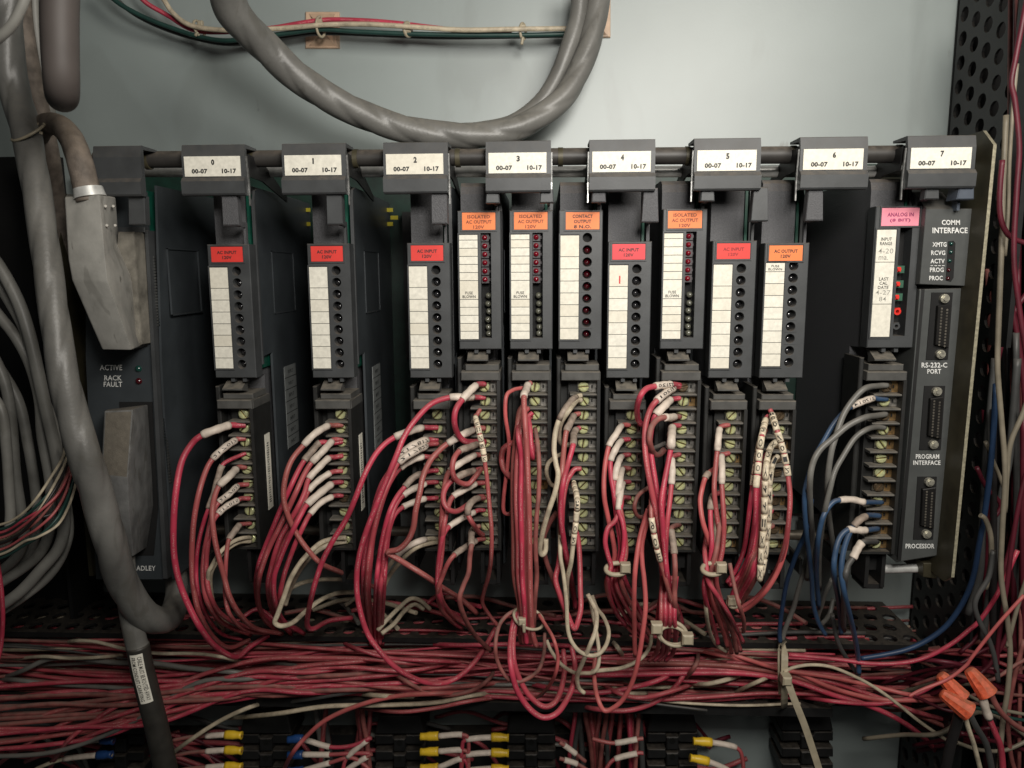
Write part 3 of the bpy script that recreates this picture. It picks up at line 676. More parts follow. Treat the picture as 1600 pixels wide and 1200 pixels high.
def block(key, typ, px_mid, label, oldp=0, goldp=0, slant=0):
    """px_mid = screw column at y 745"""
    YS = .024
    xs = Xp(px_mid, 745, YS); tpx = px_mid
    if typ == 'A': rows = [647+(842-647)*i/9 for i in range(10)]; head = (627, 641); sub = 616
    else: rows = [604+(843-604)*i/11 for i in range(12)]; head = (582, 596); sub = 570
    ref = 757 if typ == 'B' else 540
    Z = lambda py, Y=YS: Zp(py, Y, ref)
    zb = Z(856, .02)
    t = thing('terminal_block', label, 'terminal block', (xs, .024, zb), group='screw terminal blocks under the modules')
    L = lambda x: x*pxsize(YS)
    pitch = (Z(rows[0])-Z(rows[-1]))/(len(rows)-1)
    zl = Z(605 if typ == 'A' else 560, .02)-zb; zh1 = Z(head[0], .014)-zb; zh0 = Z(head[1], .014)-zb; ztb = Z(sub, .02)-zb
    rR = L(21 if typ == 'A' else 25)
    mb = MB()
    mb.box(L(-24), rR-L(4), .004, .026, 0, zh0)            # base
    mb.box(rR-L(5), rR, -.006, .026, -L(2), zh0)    # right wall
    mb.box(L(-24), rR, -.004, .020, -L(4), 0)            # foot plate
    mb.obj('base', BLOCK, t, loc=(0, 0, 0))
    mb = MB(); mb.box(L(-43), L(-36), -.001, .024, -L(2), zl, c=.0006); mb.box(L(-36), L(-24), .010, .024, -L(2), zl-.006); mb.obj('side_rail', BLOCK, t, loc=(0, 0, 0))
    mb = MB(); mb.box(L(-36), rR-L(1), -.0065, .004, zh0, zh1, c=.0005); mb.box(L(-30), rR-L(2), -.002, .022, zh1, ztb, c=.0005); mb.box(rR-L(7), rR, -.004, .026, zh0, zh1-.0006)
    # tongue
    zz = ztb
    mb.profx([(-.0062, zz+L(7)), (-.0062, zz+L(9)), (.004, zz+L(22)), (.008, zz+L(22)), (.004, zz+L(12)), (.004, zz+L(2))], L(-26), L(6))
    mb.obj('head', FIN, t, loc=(0, 0, 0))
    key2 = (typ,)
    if key2 not in FINM:
        m = MB(); fh = L(2.3); m.profx([(-.0046, -fh*.8), (-.0052, 0), (-.0046, fh*.8), (.0045, fh), (.0045, -fh)], L(-22), rR-L(5.2)); FINM[key2] = m.mesh(FIN)
    for i, r_ in enumerate(rows):
        z = Z(r_)-zb
        sm = random.choice(OSCREWS) if random.random() < oldp else random.choice(SCREWS)
        link('screw', sm, t, loc=(L(random.uniform(-.8, .8)), .0012, z))
        if i < len(rows)-1: link('barrier_fin', FINM[key2], t, loc=(0, 0, z-pitch*.5))
    m = MB()
    for i, r_ in enumerate(rows):
        z = Z(r_)-zb; m.box(L(9), rR-L(5), .0015, .004, z-pitch*.38, z+pitch*.38, 1 if random.random() < goldp else 0)
        m.box(L(12), L(14), .0008, .0016, z-.001, z+.001, 2)
    m.obj('contact_strip', [TIN, GOLD, VOID], t, loc=(0, 0, 0))
    # lower foot bracket
    m = MB(); zz = -L(4)
    m.box(L(-10), L(-4), .002, .024, zz-L(62), zz); m.box(L(16), L(22), .002, .024, zz-L(62), zz); m.box(L(-4), L(16), .010, .024, zz-L(40), zz); m.box(L(-10), L(22), .0035, .022, zz-L(66), zz-L(58))
    m.obj('foot_bracket', BLACK, t, loc=(0, 0, 0))
    if key in ('0', '1', '2'):
        m = MB(); xx = rR; m.box(xx, xx+.0003, .012, .021, Z(795, .04)-zb, Z(678, .04)-zb, 0)
        za, zb2 = Z(785, .04)-zb, Z(690, .04)-zb
        for k in range(26):
            zc = za+(zb2-za)*k/26; m.box(xx+.0003, xx+.0004, .014+random.uniform(0, .001), .0165+random.uniform(0, .002), zc, zc+.0009*random.uniform(.6, 1), 1)
        m.obj('type_label', [PAPER, INK], t, loc=(0, 0, 0))
    BN[key] = t
    return t
names = [('0', 'A', 386.5, 'black screw terminal block under the leftmost input module'),
 ('1', 'A', 536, 'black screw terminal block between the two empty gaps, under the second input module'),
 ('2', 'A', 685.5, 'black screw terminal block directly left of the tall blocks'),
 ('3', 'B', 759, 'tall black terminal block under the first isolated output module'),
 ('3b', 'B', 836, 'tall black terminal block behind the thick tied red bundle'),
 ('4', 'B', 911, 'tall black terminal block under the contact output module'),
 ('4b', 'A', 985, 'black terminal block under the raspberry tagged input module'),
 ('5', 'B', 1063, 'tall black terminal block under the third isolated output module'),
 ('5b', 'A', 1139, 'black terminal block under the input module with the faded red tag'),
 ('6', 'A', 1213, 'black terminal block with tarnished screws beside the empty slots'),
 ('7', 'B', 1374, 'black terminal block with gold contacts and grey and blue wires')]
for a_ in names: block(*a_, oldp=.75 if a_[0] == '6' else .35 if a_[0] == '7' else .05, goldp=.9 if a_[0] == '7' else .4 if a_[0] == '6' else .07)

# ------------------------------------------------------------------ adapter module at the left
ad = thing('rack_adapter', 'grey rack adapter module with ACTIVE and RACK FAULT lamps at the left end', 'adapter module', P(200, 905, .03))
def slab(mb, pts, Yf, Yb, mi=0, c=0):
    q = [P(x, y, Yf) for x, y in pts]; mb.prism([(p.x, p.z) for p in q], Yf, Yb, mi, c)
    return mb
mb = slab(MB(), [(134, 560), (134, 300), (228, 300), (245, 560), (262, 905), (150, 905), (142, 720)], .032, .05); mb.obj('front_panel', SLATE, ad)
mb = slab(MB(), [(226, 360), (231, 360), (262, 905), (255, 905)], .029, .05, c=.0004); slab(mb, [(181, 355), (226, 355), (226, 363), (181, 363)], .028, .034, c=.0004); mb.obj('panel_rim', GREY, ad)
mb = slab(MB(), [(180, 363), (224, 363), (230, 542), (190, 545)], .0315, .033); slab(mb, [(186, 628), (238, 628), (247, 795), (240, 868), (200, 868)], .0315, .033); mb.obj('connector_opening', VOID, ad)
mb = MB(); q0, q1 = P(236, 300, .04), P(262, 760, .04)
mb.add([(q0.x, .034, q0.z), (q0.x, .10, q0.z), (q1.x, .10, q1.z), (q1.x, .034, q1.z), (q0.x+.001, .034, q0.z), (q0.x+.001, .10, q0.z), (q1.x+.001, .10, q1.z), (q1.x+.001, .034, q1.z)], [(0, 1, 2, 3), (4, 5, 6, 7), (0, 4, 7, 3)]); mb.obj('circuit_board', GREEN, ad)
mb = MB()
for a0, a1, n in (((241, 402), (250, 508), 24), ((257, 655), (267, 752), 22)):
    for k in range(n):
        t_ = k/(n-1); c = P(a0[0]+(a1[0]-a0[0])*t_, a0[1]+(a1[1]-a0[1])*t_, .035); mb.box(c.x-.0012, c.x+.0004, .034, .036, c.z-.0006, c.z+.0006)
mb.obj('solder_pins', mat('solder', (.2, .2, .19), .35, metal=.8), ad)
# side cover
mb = MB(); q = [P(245, 290, .034), P(253, 560, .034), P(272, 905, .034)]
mb.add([(p.x, .034, p.z) for p in q]+[(p.x, .145, p.z) for p in q]+[(p.x-.0016, .034, p.z) for p in q]+[(p.x-.0016, .145, p.z) for p in q], [(0, 3, 4, 1), (1, 4, 5, 2), (6, 7, 10, 9), (7, 8, 11, 10), (0, 1, 7, 6), (1, 2, 8, 7)]); mb.obj('side_cover', SLATE, ad)
mb = MB(); xs_ = Xp(250, 430, .034); za, zb_ = Zp(492, .04), Zp(384, .04)
for bx in ((.044, .09, za, za+.0007), (.044, .09, zb_-.0007, zb_), (.044, .0447, za, zb_), (.0893, .09, za, zb_)): mb.box(xs_+.0003, xs_+.0016, bx[0], bx[1], bx[2], bx[3])
mb.obj('recess_outline', SLATE, ad)
mb = MB(); text_px(mb, 'ACTIVE', 156, 570, 191, 578.5, .0317); text_px(mb, 'RACK', 163, 586.5, 190, 594.5, .0317); text_px(mb, 'FAULT', 162, 596.5, 191, 604.5, .0317); text_px(mb, 'POWER', 190, 817, 233, 825, .0317)
text_px(mb, 'ALLEN-BRADLEY', 169, 884, 243, 891.5, .0317)
mb.obj('lettering', WINK, ad)
for (x, y, m) in ((217, 576, LEDG), (217.5, 595.5, LEDD)):
    o = link('status_lamp', dome(6*U, m), ad, loc=P(x, y, .0325)-wloc(ad), label='green status lamp' if m is LEDG else 'dark red fault lamp')
mb = MB(); mb.profx([(.0022, tz[0]+.0004), (.020, tz[0]+.0004), (.020, tz[0]-.0010), (.0035, tz[0]-.002), (.0035, tz[3]), (-.0016, tz[3]), (-.0026, tz[3]+.001), (-.0030, tz[2]-.0022), (-.0012, tz[2]), (.0, tz[2]+.0004), (.0, tz[1]), (.0014, tz[0])], Xp(146, 260, 0), Xp(221, 260, 0)); mb.obj('latch', GREY, rack, label='plain grey latch without a number label')
mb = MB(); slab(mb, [(200, 306), (225, 306), (227, 351), (201, 351)], .003, .009, c=.0005); mb.obj('module_latch', GREY, rack)

# ------------------------------------------------------------------ comm interface module at the right
cm = thing('interface_module', 'grey COMM INTERFACE module with three socket ports at the right end', 'interface module', P(1450, 880, .014))
mb = MB(); slab(mb, [(1447, 326), (1520, 326), (1511, 447), (1437, 444)], .012, .03, c=.0003)
mb.profx([(.012, Zp(327, .012, 1480)), (.03, Zp(300, .03, 1480)), (.06, Zp(296, .06, 1480)), (.06, Zp(340, .012, 1480)), (.03, Zp(340, .012, 1480))], Xp(1446, 327, .012)+.0008, Xp(1494, 327, .012))
slab(mb, [(1437, 452), (1502, 450), (1469, 868), (1401, 879), (1403, 872)], .015, .045, c=.0005)
mb.obj('front_panel', mat('comm_plastic', (.066, .070, .068), .5, var=.08, dust=.35), cm)
mb = MB(); slab(mb, [(1440, 452), (1445, 452), (1408, 876), (1402, 879)], .0148, .016)
mb.obj('edge_strip', BLACK, cm)
mb = MB(); slab(mb, [(1482, 377), (1490, 376), (1493, 380), (1490, 434), (1486, 440), (1478, 438)], .0116, .0125); mb.obj('lamp_window', VOID, cm)
for (x, y, m) in ((1486, 381, LEDG), (1485.5, 394, LEDG), (1483.5, 407.5, LEDG), (1482, 422, LEDD), (1481, 435, LEDD)):
    link('status_lamp', dome(3*U, m), cm, loc=P(x, y, .0116)-wloc(cm))
mb = MB()
text_px(mb, 'COMM', 1471.5, 343.5, 1500, 351.5, .0117, bold=.025); text_px(mb, 'INTERFACE', 1457, 355.5, 1512, 364.5, .0117, bold=.025)
for s, x0, x1, y in (('XMTG', 1457, 1479, 382), ('RCVG', 1455, 1477, 395), ('ACTV', 1454, 1476, 408), ('PROG', 1453, 1474.5, 421.5), ('PROC', 1452, 1473, 434.5)): text_px(mb, s, x0, y-3.6, x1, y+3.6, .0117, bold=.02)
for k in range(4): slab(mb, [(1454+k*6, 414.6), (1458+k*6, 414.6), (1458+k*6, 415.6), (1454+k*6, 415.6)], .01165, .0119)
text_px(mb, 'RS-232-C', 1440, 566.5, 1480, 574.5, .0147, bold=.02); text_px(mb, 'PORT', 1449, 576.5, 1470.5, 584, .0147, bold=.02)
text_px(mb, 'PROGRAM', 1431, 709.5, 1467.5, 717, .0147, bold=.02); text_px(mb, 'INTERFACE', 1427, 719.5, 1469.5, 726.5, .0147, bold=.02); text_px(mb, 'PROCESSOR', 1415, 849.5, 1460, 857, .0147, bold=.02)
mb.obj('lettering', WINK, cm)
for (x0, y0, x1, y1, dx) in ((1454, 457, 1488, 562, -7), (1442.5, 603, 1476, 703, -6), (1432, 745, 1463, 843, -5)):
    mb = MB(); slab(mb, [(x0+2, y0), (x1+1, y0), (x1+dx, y1), (x0+dx, y1)], .0144, .0152); 
    so = mb.obj('serial_socket', VOID, cm)
    cxp = (x0+x1)/2+3; h = y1-y0
    mb = MB(); slab(mb, [(cxp-8, y0+h*.20), (cxp+12, y0+h*.17), (cxp+12+dx*.6, y1-h*.17), (cxp-8+dx*.6, y1-h*.22)], .0118, .015, c=.0004)
    c_ = mb.obj('socket_shell', mat('socket_shell', (.016, .015, .014), .45, metal=.4), so, loc=-wloc(so)-Vector((0, 0, 0)))
    mb = MB()
    for k in range(13):
        t_ = k/12; yy = y0+h*.24+(h*.54)*t_; xx = cxp+dx*.6*t_
        for s_, o_ in ((-1, 0), (1, 2)):
            c = P(xx+2+s_*4.2, yy+o_, .0117); mb.cyl(c, c+Vector((0, .0005, 0)), .00065, 8)
    mb.obj('pin_holes', mat('pin_bumps', (.09, .08, .065), .5, var=.4), so, loc=-wloc(so))
    for yy, xx in ((y0+h*.09, cxp+3), (y1-h*.08, cxp+3+dx*.9)):
        c = P(xx, yy, .012); mb = MB(); mb.cyl(c, c+Vector((0, .003, 0)), .0028, 12); mb.cyl(c-Vector((0, .0012, 0)), c, .0015, 10); mb.cyl(c-Vector((0, .0004, 0)), c, .0023, 12)
        mb.obj('jack_screw', mat('dull_jack', (.48, .46, .38), .35, metal=.6, var=.3, nscale=600), so, loc=-wloc(so), smooth=False)
mb = slab(MB(), [(1443, 880), (1464, 880), (1464, 905), (1443, 902)], .02, .05, c=.0005); mb.obj('lower_bracket', ZINC, cm)
mb = slab(MB(), [(1437, 873), (1466, 868), (1468, 884), (1441, 884)], .03, .05); mb.obj('circuit_board', GREEN, cm)

# ------------------------------------------------------------------ wires
def path_of(pts, prof=None, n=6):
    """pts (px,py[,Y]); prof = depth along the run"""
    L = [0]
    for i in range(1, len(pts)): L.append(L[-1]+math.hypot(pts[i][0]-pts[i-1][0], pts[i][1]-pts[i-1][1]))
    out = []
    for i, p in enumerate(pts):
        if len(p) > 2: Y = p[2]
        else:
            t = L[i]/L[-1]; Y = prof[-1][1]
            for a, b in zip(prof, prof[1:]):
                if t <= b[0]:
                    k = (t-a[0])/(b[0]-a[0]); k = k*k*(3-2*k); Y = a[1]+(b[1]-a[1])*k; break
        out.append(P(p[0], p[1], Y))
    return catmull(out, n)
PR = [(0, .022), (.12, .004), (.35, -.012), (.7, -.004), (1, .085)]
def jprof(base, j): return [(t, y+j*(0 if t < .01 else 1)) for t, y in base]
WN = dict(r=(RED, 'red'), w=(WHITE, 'cream'), g=(GWIRE, 'grey'), b=(BLUE, 'blue'), d=(DRED, 'dusty brown red'), p=(PINK, 'salmon pink'), n=(NAVY, 'navy'), e=(GRN, 'green'), k=(KWIRE, 'black'), c=(DGWIRE, 'charcoal'), m=(SHADED_RED, 'shade-darkened red'), t=(TAN, 'tan'))
def wire(col, pts, label, prof=None, sl=None, r=4.6, txt=None, smat=None, seg=None, jit=0, group=None, sr=1.32, flip=False):
    """sl = (first,last) control indices covered by the marker sleeve"""
    m, cn = WN[col]; r *= .93
    n = 6; pts = [pts[0]]+[(p[0]+random.uniform(-.5, .5), p[1]+random.uniform(-.5, .5))+tuple(p[2:]) for p in pts[1:-1]]+[pts[-1]]
    path = path_of(pts, jprof(prof or PR, jit), n)
    mid = path[len(path)//3]; rw = r*pxsize(mid.y)
    o = link('wire', tube_mesh(path, rw, 10, m)); setp(o, label, 'wire', group)
    if sl:
        s0, s1 = arc_len_at(path, sl[0]*n), arc_len_at(path, sl[1]*n)
        if seg:
            k = len(seg); d = (s1-s0)/k
            for i, ch in enumerate(seg):
                sp = sub_path(path, s0+d*(i+.04), s0+d*(i+.93), 4); so = link('marker_ring', tube_mesh(sp, rw*sr*random.uniform(.97, 1.06), 10, smat or YSLEEVE), o, loc=(0, 0, 0))
                if ch.strip(): link('lettering', wrap_text(ch, sp, rw*sr*1.10, INK, along=False, fill=.52, hgt=1.0, flip=flip), so, loc=(0, 0, 0))
        else:
            sp = sub_path(path, s0, s1, 12); nn = len(sp); rs = [rw*sr*(1+.05*math.sin(i*1.3+pts[0][0])) for i in range(nn)]
            so = link('marker_sleeve', tube_mesh(sp, rs, 12, smat or SLEEVE), o, loc=(0, 0, 0))
            if txt: link('lettering', wrap_text(txt, sp, rw*sr*1.12, INK, along=True, fill=.85, hgt=.72, flip=flip), so, loc=(0, 0, 0))
    return o
B0 = 'the leftmost terminal block'; B1 = 'the second terminal block from left'; B2 = 'the third terminal block from left'
# block 0
wire('r', [(384, 664), (370, 664), (358, 665), (336, 672), (316, 680), (300, 693), (284, 722), (275, 770), (271, 820), (272, 865), (279, 905), (293, 943), (313, 982), (337, 1010), (368, 1026), (392, 1010), (420, 992)], 'topmost red wire at '+B0+', bowing widest to the left', sl=(2, 4), r=5.6)
wire('r', [(384, 685), (373, 686), (367, 688), (350, 700), (332, 717), (322, 735), (311, 768), (304, 805), (301, 840), (300, 880), (303, 920), (312, 960), (333, 995), (358, 1012), (390, 1000)], 'red wire with sleeve marked 217017 at second lug of '+B0, sl=(2, 4), r=4.8, txt='217017', flip=True)
wire('r', [(384, 708), (373, 713), (360, 718), (348, 727), (341, 745), (334, 772), (326, 795), (319, 814), (311, 845), (307, 880), (309, 920), (322, 960), (345, 990), (380, 1000)], 'thin red wire with grubby grey sleeve at third lug of '+B0, sl=(3, 6), r=3.6, smat=DSLEEVE, sr=1.5)
wire('r', [(384, 730), (373, 730), (369, 733), (356, 746), (343, 758), (335, 778), (332, 805), (335, 840), (342, 870), (350, 900), (359, 932), (375, 960), (400, 982), (440, 990)], 'red wire with thick blank sleeve at fourth lug of '+B0, sl=(2, 4), r=4.8, jit=-.008, sr=1.45)
wire('r', [(388, 757), (376, 757), (371, 760), (357, 772), (342, 785), (332, 802), (325, 832), (319, 865), (317, 905), (326, 945), (350, 975), (392, 992)], 'red wire with printed sleeve at fifth lug of '+B0, sl=(2, 4), r=4.4, txt='217021', flip=True)
wire('r', [(390, 779), (378, 779), (371, 782), (355, 791), (340, 803), (330, 822), (324, 855), (322, 895), (330, 935), (352, 965), (400, 985)], 'red wire with printed sleeve at sixth lug of '+B0, sl=(2, 4), r=4.4, txt='217015', flip=True)
wire('r', [(392, 818), (378, 819), (374, 820), (366, 831), (358, 843), (354, 865), (352, 895), (352, 930), (360, 962), (385, 985), (420, 990)], 'dull red wire with dusty sleeve at the bottom lug of '+B0, sl=(2, 4), r=3.8, smat=DSLEEVE, sr=1.5)
wire('w', [(392, 840), (378, 841), (362, 848), (345, 862), (332, 882), (325, 902), (330, 950), (350, 985)], 'upper cream wire leaving the bottom of '+B0, r=3.8)
wire('w', [(392, 846), (372, 848), (352, 860), (338, 878), (329, 905), (338, 955), (365, 985)], 'lower cream wire leaving the bottom of '+B0, r=3.8, jit=.006)
# block 1
wire('r', [(535, 664), (520, 665), (512, 665), (492, 678), (474, 696), (456, 718), (446, 745), (443, 775), (450, 805), (464, 835), (482, 860), (502, 880), (530, 893), (560, 905), (590, 920)], 'red wire topmost at '+B1+' crossing down to the right', sl=(2, 4), r=4.8, jit=-.008)
wire('r', [(535, 686), (522, 687), (518, 690), (503, 706), (487, 722), (475, 742), (462, 770), (449, 798), (434, 828), (421, 855), (411, 882), (404, 908), (403, 940), (412, 965), (432, 985)], 'red wire with near white sleeve at second lug of '+B1, sl=(2, 4), r=4.8)
wire('r', [(535, 690), (518, 692), (500, 692), (488, 705), (475, 720), (465, 737), (454, 762), (440, 792), (427, 825), (414, 857), (404, 885), (400, 915), (405, 950), (425, 975)], 'red wire with dirty sleeve tucked behind another at '+B1, sl=(2, 4), r=4.6, smat=DSLEEVE, jit=.006)
wire('r', [(535, 712), (523, 714), (514, 716), (498, 731), (482, 748), (476, 770), (466, 792), (451, 818), (437, 843), (425, 880), (419, 920), (430, 962), (455, 985)], 'red wire at third lug of '+B1, sl=(2, 4), r=4.6)
wire('r', [(535, 736), (523, 737), (516, 739), (498, 751), (481, 768), (474, 788), (462, 815), (446, 843), (432, 880), (424, 925), (438, 968), (470, 985)], 'red wire with long curved sleeve at fourth lug of '+B1, sl=(2, 4), r=4.4, jit=.006)
wire('r', [(535, 753), (523, 754), (517, 757), (498, 772), (480, 789), (470, 806), (458, 828), (446, 852), (436, 878), (428, 905), (430, 942), (445, 972), (475, 990)], 'red wire with thick dusty sleeve at fifth lug of '+B1, sl=(2, 4), r=4.6, sr=1.5, jit=-.006)
wire('r', [(535, 774), (524, 775), (518, 777), (501, 786), (484, 803), (474, 822), (461, 850), (450, 880), (442, 905), (436, 935), (433, 965), (455, 990)], 'red wire at sixth lug of '+B1, sl=(2, 4), r=4.4)
wire('w', [(541, 840), (523, 841), (503, 847), (487, 860), (472, 876), (461, 892), (452, 910), (443, 935), (434, 960), (430, 973), (440, 978), (458, 972), (478, 955), (500, 938), (525, 927), (555, 925)], 'cream printed wire hooking back up below '+B1, r=4.6, prof=[(0, .02), (.3, 0), (.6, 0), (.75, .03), (1, .08)])
wire('w', [(541, 846), (526, 848), (508, 853), (490, 866), (474, 884), (460, 905), (450, 930), (446, 945)], 'second cream wire below '+B1, r=4.4, prof=[(0, .024), (.3, .01), (1, .05)])
# block 2
wire('r', [(757, 621), (745, 621), (738, 621), (720, 621), (703, 621), (675, 631), (650, 655), (632, 682), (619, 712), (607, 741), (596, 770), (585, 797), (575, 823), (566, 850), (560, 875), (557, 902), (560, 940), (572, 985), (592, 1015), (620, 1044), (655, 1063), (685, 1068), (712, 1060), (737, 1040), (757, 1012), (774, 982)], 'long red wire from the first tall block, making the biggest loop over the trough', sl=(2, 4), r=5.2, prof=[(0, .022), (.06, -.004), (.3, -.024), (.7, -.01), (.9, .03), (1, .07)])
wire('r', [(684, 668), (672, 668), (660, 668), (638, 674), (617, 683), (600, 695), (584, 714), (568, 745), (555, 780), (540, 812), (520, 845), (505, 875), (494, 905), (487, 930), (481, 962), (481, 978), (490, 982), (515, 970), (550, 965)], 'topmost red wire of '+B2+' sweeping far left', sl=(2, 4), r=5, jit=-.006)
wire('r', [(684, 686), (672, 687), (667, 688), (645, 697), (624, 713), (611, 733), (597, 757), (586, 790), (577, 830), (570, 870), (567, 912), (570, 955), (580, 990), (582, 1006)], 'red wire whose white sleeve is printed 217817 at '+B2, sl=(2, 4), r=4.8, txt='217817', flip=True, sr=1.6)
wire('r', [(684, 693), (670, 694), (665, 697), (645, 707), (623, 723), (612, 745), (599, 775), (588, 812), (580, 850), (575, 890), (573, 930), (578, 985), (580, 1006)], 'red wire with sleeve printed 217822 at '+B2, sl=(2, 4), r=4.6, txt='217822', flip=True, jit=-.008, sr=1.5)
wire('r', [(684, 712), (672, 714), (661, 714), (643, 719), (625, 731), (613, 746), (603, 767), (592, 802), (583, 842), (578, 885), (576, 930), (583, 985), (585, 1006)], 'red wire at the fourth lug of '+B2, sl=(2, 4), r=4.6, jit=.004)
wire('r', [(684, 735), (672, 736), (657, 740), (645, 747), (632, 761), (620, 776), (609, 800), (600, 832), (592, 872), (588, 920), (586, 985), (588, 1006)], 'red wire with worn sleeve at the fifth lug of '+B2, sl=(2, 4), r=4.4, smat=DSLEEVE)
wire('r', [(684, 753), (668, 754), (664, 756), (647, 763), (630, 774), (618, 790), (610, 816), (603, 850), (598, 892), (594, 930), (592, 985), (594, 1006)], 'red wire at the sixth lug of '+B2, sl=(2, 4), r=4.4)
wire('r', [(684, 778), (672, 779), (665, 779), (648, 784), (630, 792), (616, 806), (608, 830), (603, 870), (600, 920), (597, 985), (599, 1006)], 'red wire at the seventh lug of '+B2, sl=(2, 4), r=4.2, jit=.005)
wire('r', [(757, 669), (745, 669), (738, 672), (720, 681), (700, 693), (687, 703), (672, 720), (661, 745), (656, 770), (650, 798), (646, 825), (637, 845), (623, 858), (606, 863), (618, 871), (640, 884), (665, 900), (692, 918), (722, 938), (745, 958)], 'red wire hooking sharply back right beside '+B2, sl=(2, 4), r=5.2, prof=[(0, .022), (.1, 0), (.4, -.022), (.75, -.01), (1, .06)])
wire('w', [(690, 840), (675, 841), (665, 843), (650, 848), (633, 857), (619, 871), (605, 887), (596, 900), (588, 925)], 'upper cream wire with whitish sleeve at the bottom of '+B2, sl=(2, 5), r=4.2, prof=[(0, .024), (.3, .008), (1, .03)])
wire('w', [(690, 846), (675, 848), (655, 853), (637, 865), (624, 880), (608, 900), (597, 925)], 'lower cream wire at the bottom of '+B2, r=4.2, prof=[(0, .024), (.3, .01), (1, .04)])
# first tall block (3)
T1 = 'the first tall block'
wire('r', [(757, 600), (748, 600), (743, 603), (733, 613), (722, 625), (712, 641), (710, 660), (715, 677), (727, 689), (747, 690), (757, 690)], 'short red jumper from the top screw curling back into '+T1, sl=(2, 4), r=5.2, prof=[(0, .022), (.15, 0), (.5, -.012), (.85, 0), (1, .022)])
wire('r', [(750, 640), (745, 648), (743, 652), (748, 675), (754, 700), (758, 722), (761, 750), (765, 790), (768, 830), (767, 870), (763, 900), (757, 922), (754, 942), (764, 960), (778, 978)], 'red wire with long ringed marker sleeve hanging over '+T1, sl=(2, 5), r=3.9, seg='  2178 2', smat=YSLEEVE, prof=[(0, .01), (.1, -.012), (.6, -.016), (1, .05)], flip=True)
wire('r', [(757, 693), (748, 693), (744, 694), (731, 699), (718, 705), (709, 718), (707, 738), (716, 752), (731, 756), (743, 745), (752, 732)], 'dusty red jumper looping from the fifth to seventh screw of '+T1, sl=(2, 4), r=4.8, prof=[(0, .022), (.15, 0), (.5, -.014), (.85, 0), (1, .02)], smat=DSLEEVE)
wire('r', [(757, 710), (748, 711), (741, 711), (720, 723), (702, 736), (696, 752), (692, 778), (690, 812), (688, 850), (686, 890), (688, 930), (700, 955), (725, 972)], 'red wire with clean sleeve at the sixth screw of '+T1, sl=(2, 4), r=4.6)
wire('r', [(750, 733), (740, 736), (725, 740), (711, 748), (700, 757), (693, 772), (694, 787), (703, 797), (715, 799), (730, 789), (745, 778), (756, 776)], 'red jumper with grey sleeve looping low at the left of '+T1, sl=(1, 3), r=4.8, smat=DSLEEVE, prof=[(0, .018), (.2, -.004), (.6, -.016), (1, .02)])
wire('r', [(757, 754), (748, 755), (742, 756), (725, 765), (708, 776), (700, 792), (694, 822), (691, 860), (687, 900), (690, 935), (708, 962), (735, 980)], 'red wire with white sleeve at the eighth screw of '+T1, sl=(2, 4), r=4.6)
wire('r', [(757, 778), (747, 779), (740, 782), (733, 790), (731, 803), (738, 818), (747, 830), (755, 836)], 'stubby red jumper in a dirty sleeve at the ninth screw of '+T1, sl=(1, 4), r=4.6, smat=DSLEEVE, prof=[(0, .02), (.3, -.004), (.7, -.004), (1, .02)])
wire('r', [(757, 797), (747, 797), (741, 800), (722, 810), (702, 823), (692, 838), (687, 865), (684, 900), (686, 935), (700, 965), (722, 982)], 'red wire with white sleeve at the tenth screw of '+T1, sl=(2, 4), r=4.2)
wire('r', [(757, 842), (748, 843), (744, 845), (727, 855), (710, 867), (700, 880), (691, 900), (684, 925), (692, 955), (715, 978)], 'red wire at the bottom screw of '+T1, sl=(2, 4), r=4.2, smat=DSLEEVE)
wire('d', [(750, 822), (742, 824), (737, 832), (736, 852), (734, 870), (732, 895), (724, 915), (718, 938), (727, 968), (743, 993), (767, 1017)], 'dusty brownish wire dropping from the lowest sleeve of '+T1, sl=(1, 3), r=4.6, smat=DSLEEVE, prof=[(0, .015), (.2, -.008), (.6, -.012), (1, .05)])
# second tall block (3b): tied straight bundle
T2 = 'the thick tied bundle'
PB = [(0, .016), (.1, -.008), (.5, -.014), (.85, -.010), (1, .0)]
wire('r', [(830, 598), (825, 601), (821, 611), (819, 620), (820, 660), (823, 700), (825, 760), (827, 820), (828, 880), (829, 940), (832, 985), (838, 1010)], 'brightest red wire in '+T2+' with sleeve at the top screw', sl=(1, 3), r=5.0, prof=PB, jit=-.008, smat=SLEEVE)
wire('p', [(826, 606), (812, 607), (800, 610), (791, 620), (790, 650), (795, 690), (793, 730), (787, 775), (787, 798), (795, 803), (803, 796)], 'salmon wire looping outside the left of '+T2, r=3.6, prof=[(0, .018), (.2, -.002), (1, .01)])
for i, (x0, x1, x2, x3, c, dj) in enumerate(((812, 803, 803, 812, 'r', .004), (817, 808, 809, 816, 'r', -.003), (813, 815, 815, 820, 'r', -.006), (822, 820, 818, 823, 'r', .003), (808, 812, 811, 815, 'd', .008), (815, 822, 823, 826, 'r', .006))):
    wire(c, [(x0+8, 632+6*i), (x0, 642+6*i), (x0-3, 665+8*i), (x1, 720), (x1-1, 780), (x2, 840), (x2+1, 900), (x3-1, 945), (x3+1, 985), (x3+3, 1005)], '%s strand of the %s' % (['left front red', 'left middle red', 'middle front red', 'middle rear red', 'brown dusty', 'right rear red'][i], 'thick tied bundle behind the nylon tie'), r=4.8, prof=PB, jit=dj)
wire('r', [(836, 692), (833, 700), (833, 716), (831, 705), (828, 670), (826, 652), (832, 645)], 'small bright red hairpin beside '+T2, r=4.2, prof=[(0, .01), (.5, -.01), (1, .012)])
wire('d', [(836, 670), (839, 690), (842, 722), (842, 770), (838, 812), (837, 855), (839, 900), (836, 940), (834, 985)], 'slim dusty wire down the right side of '+T2, r=4.2, prof=PB, jit=.002)
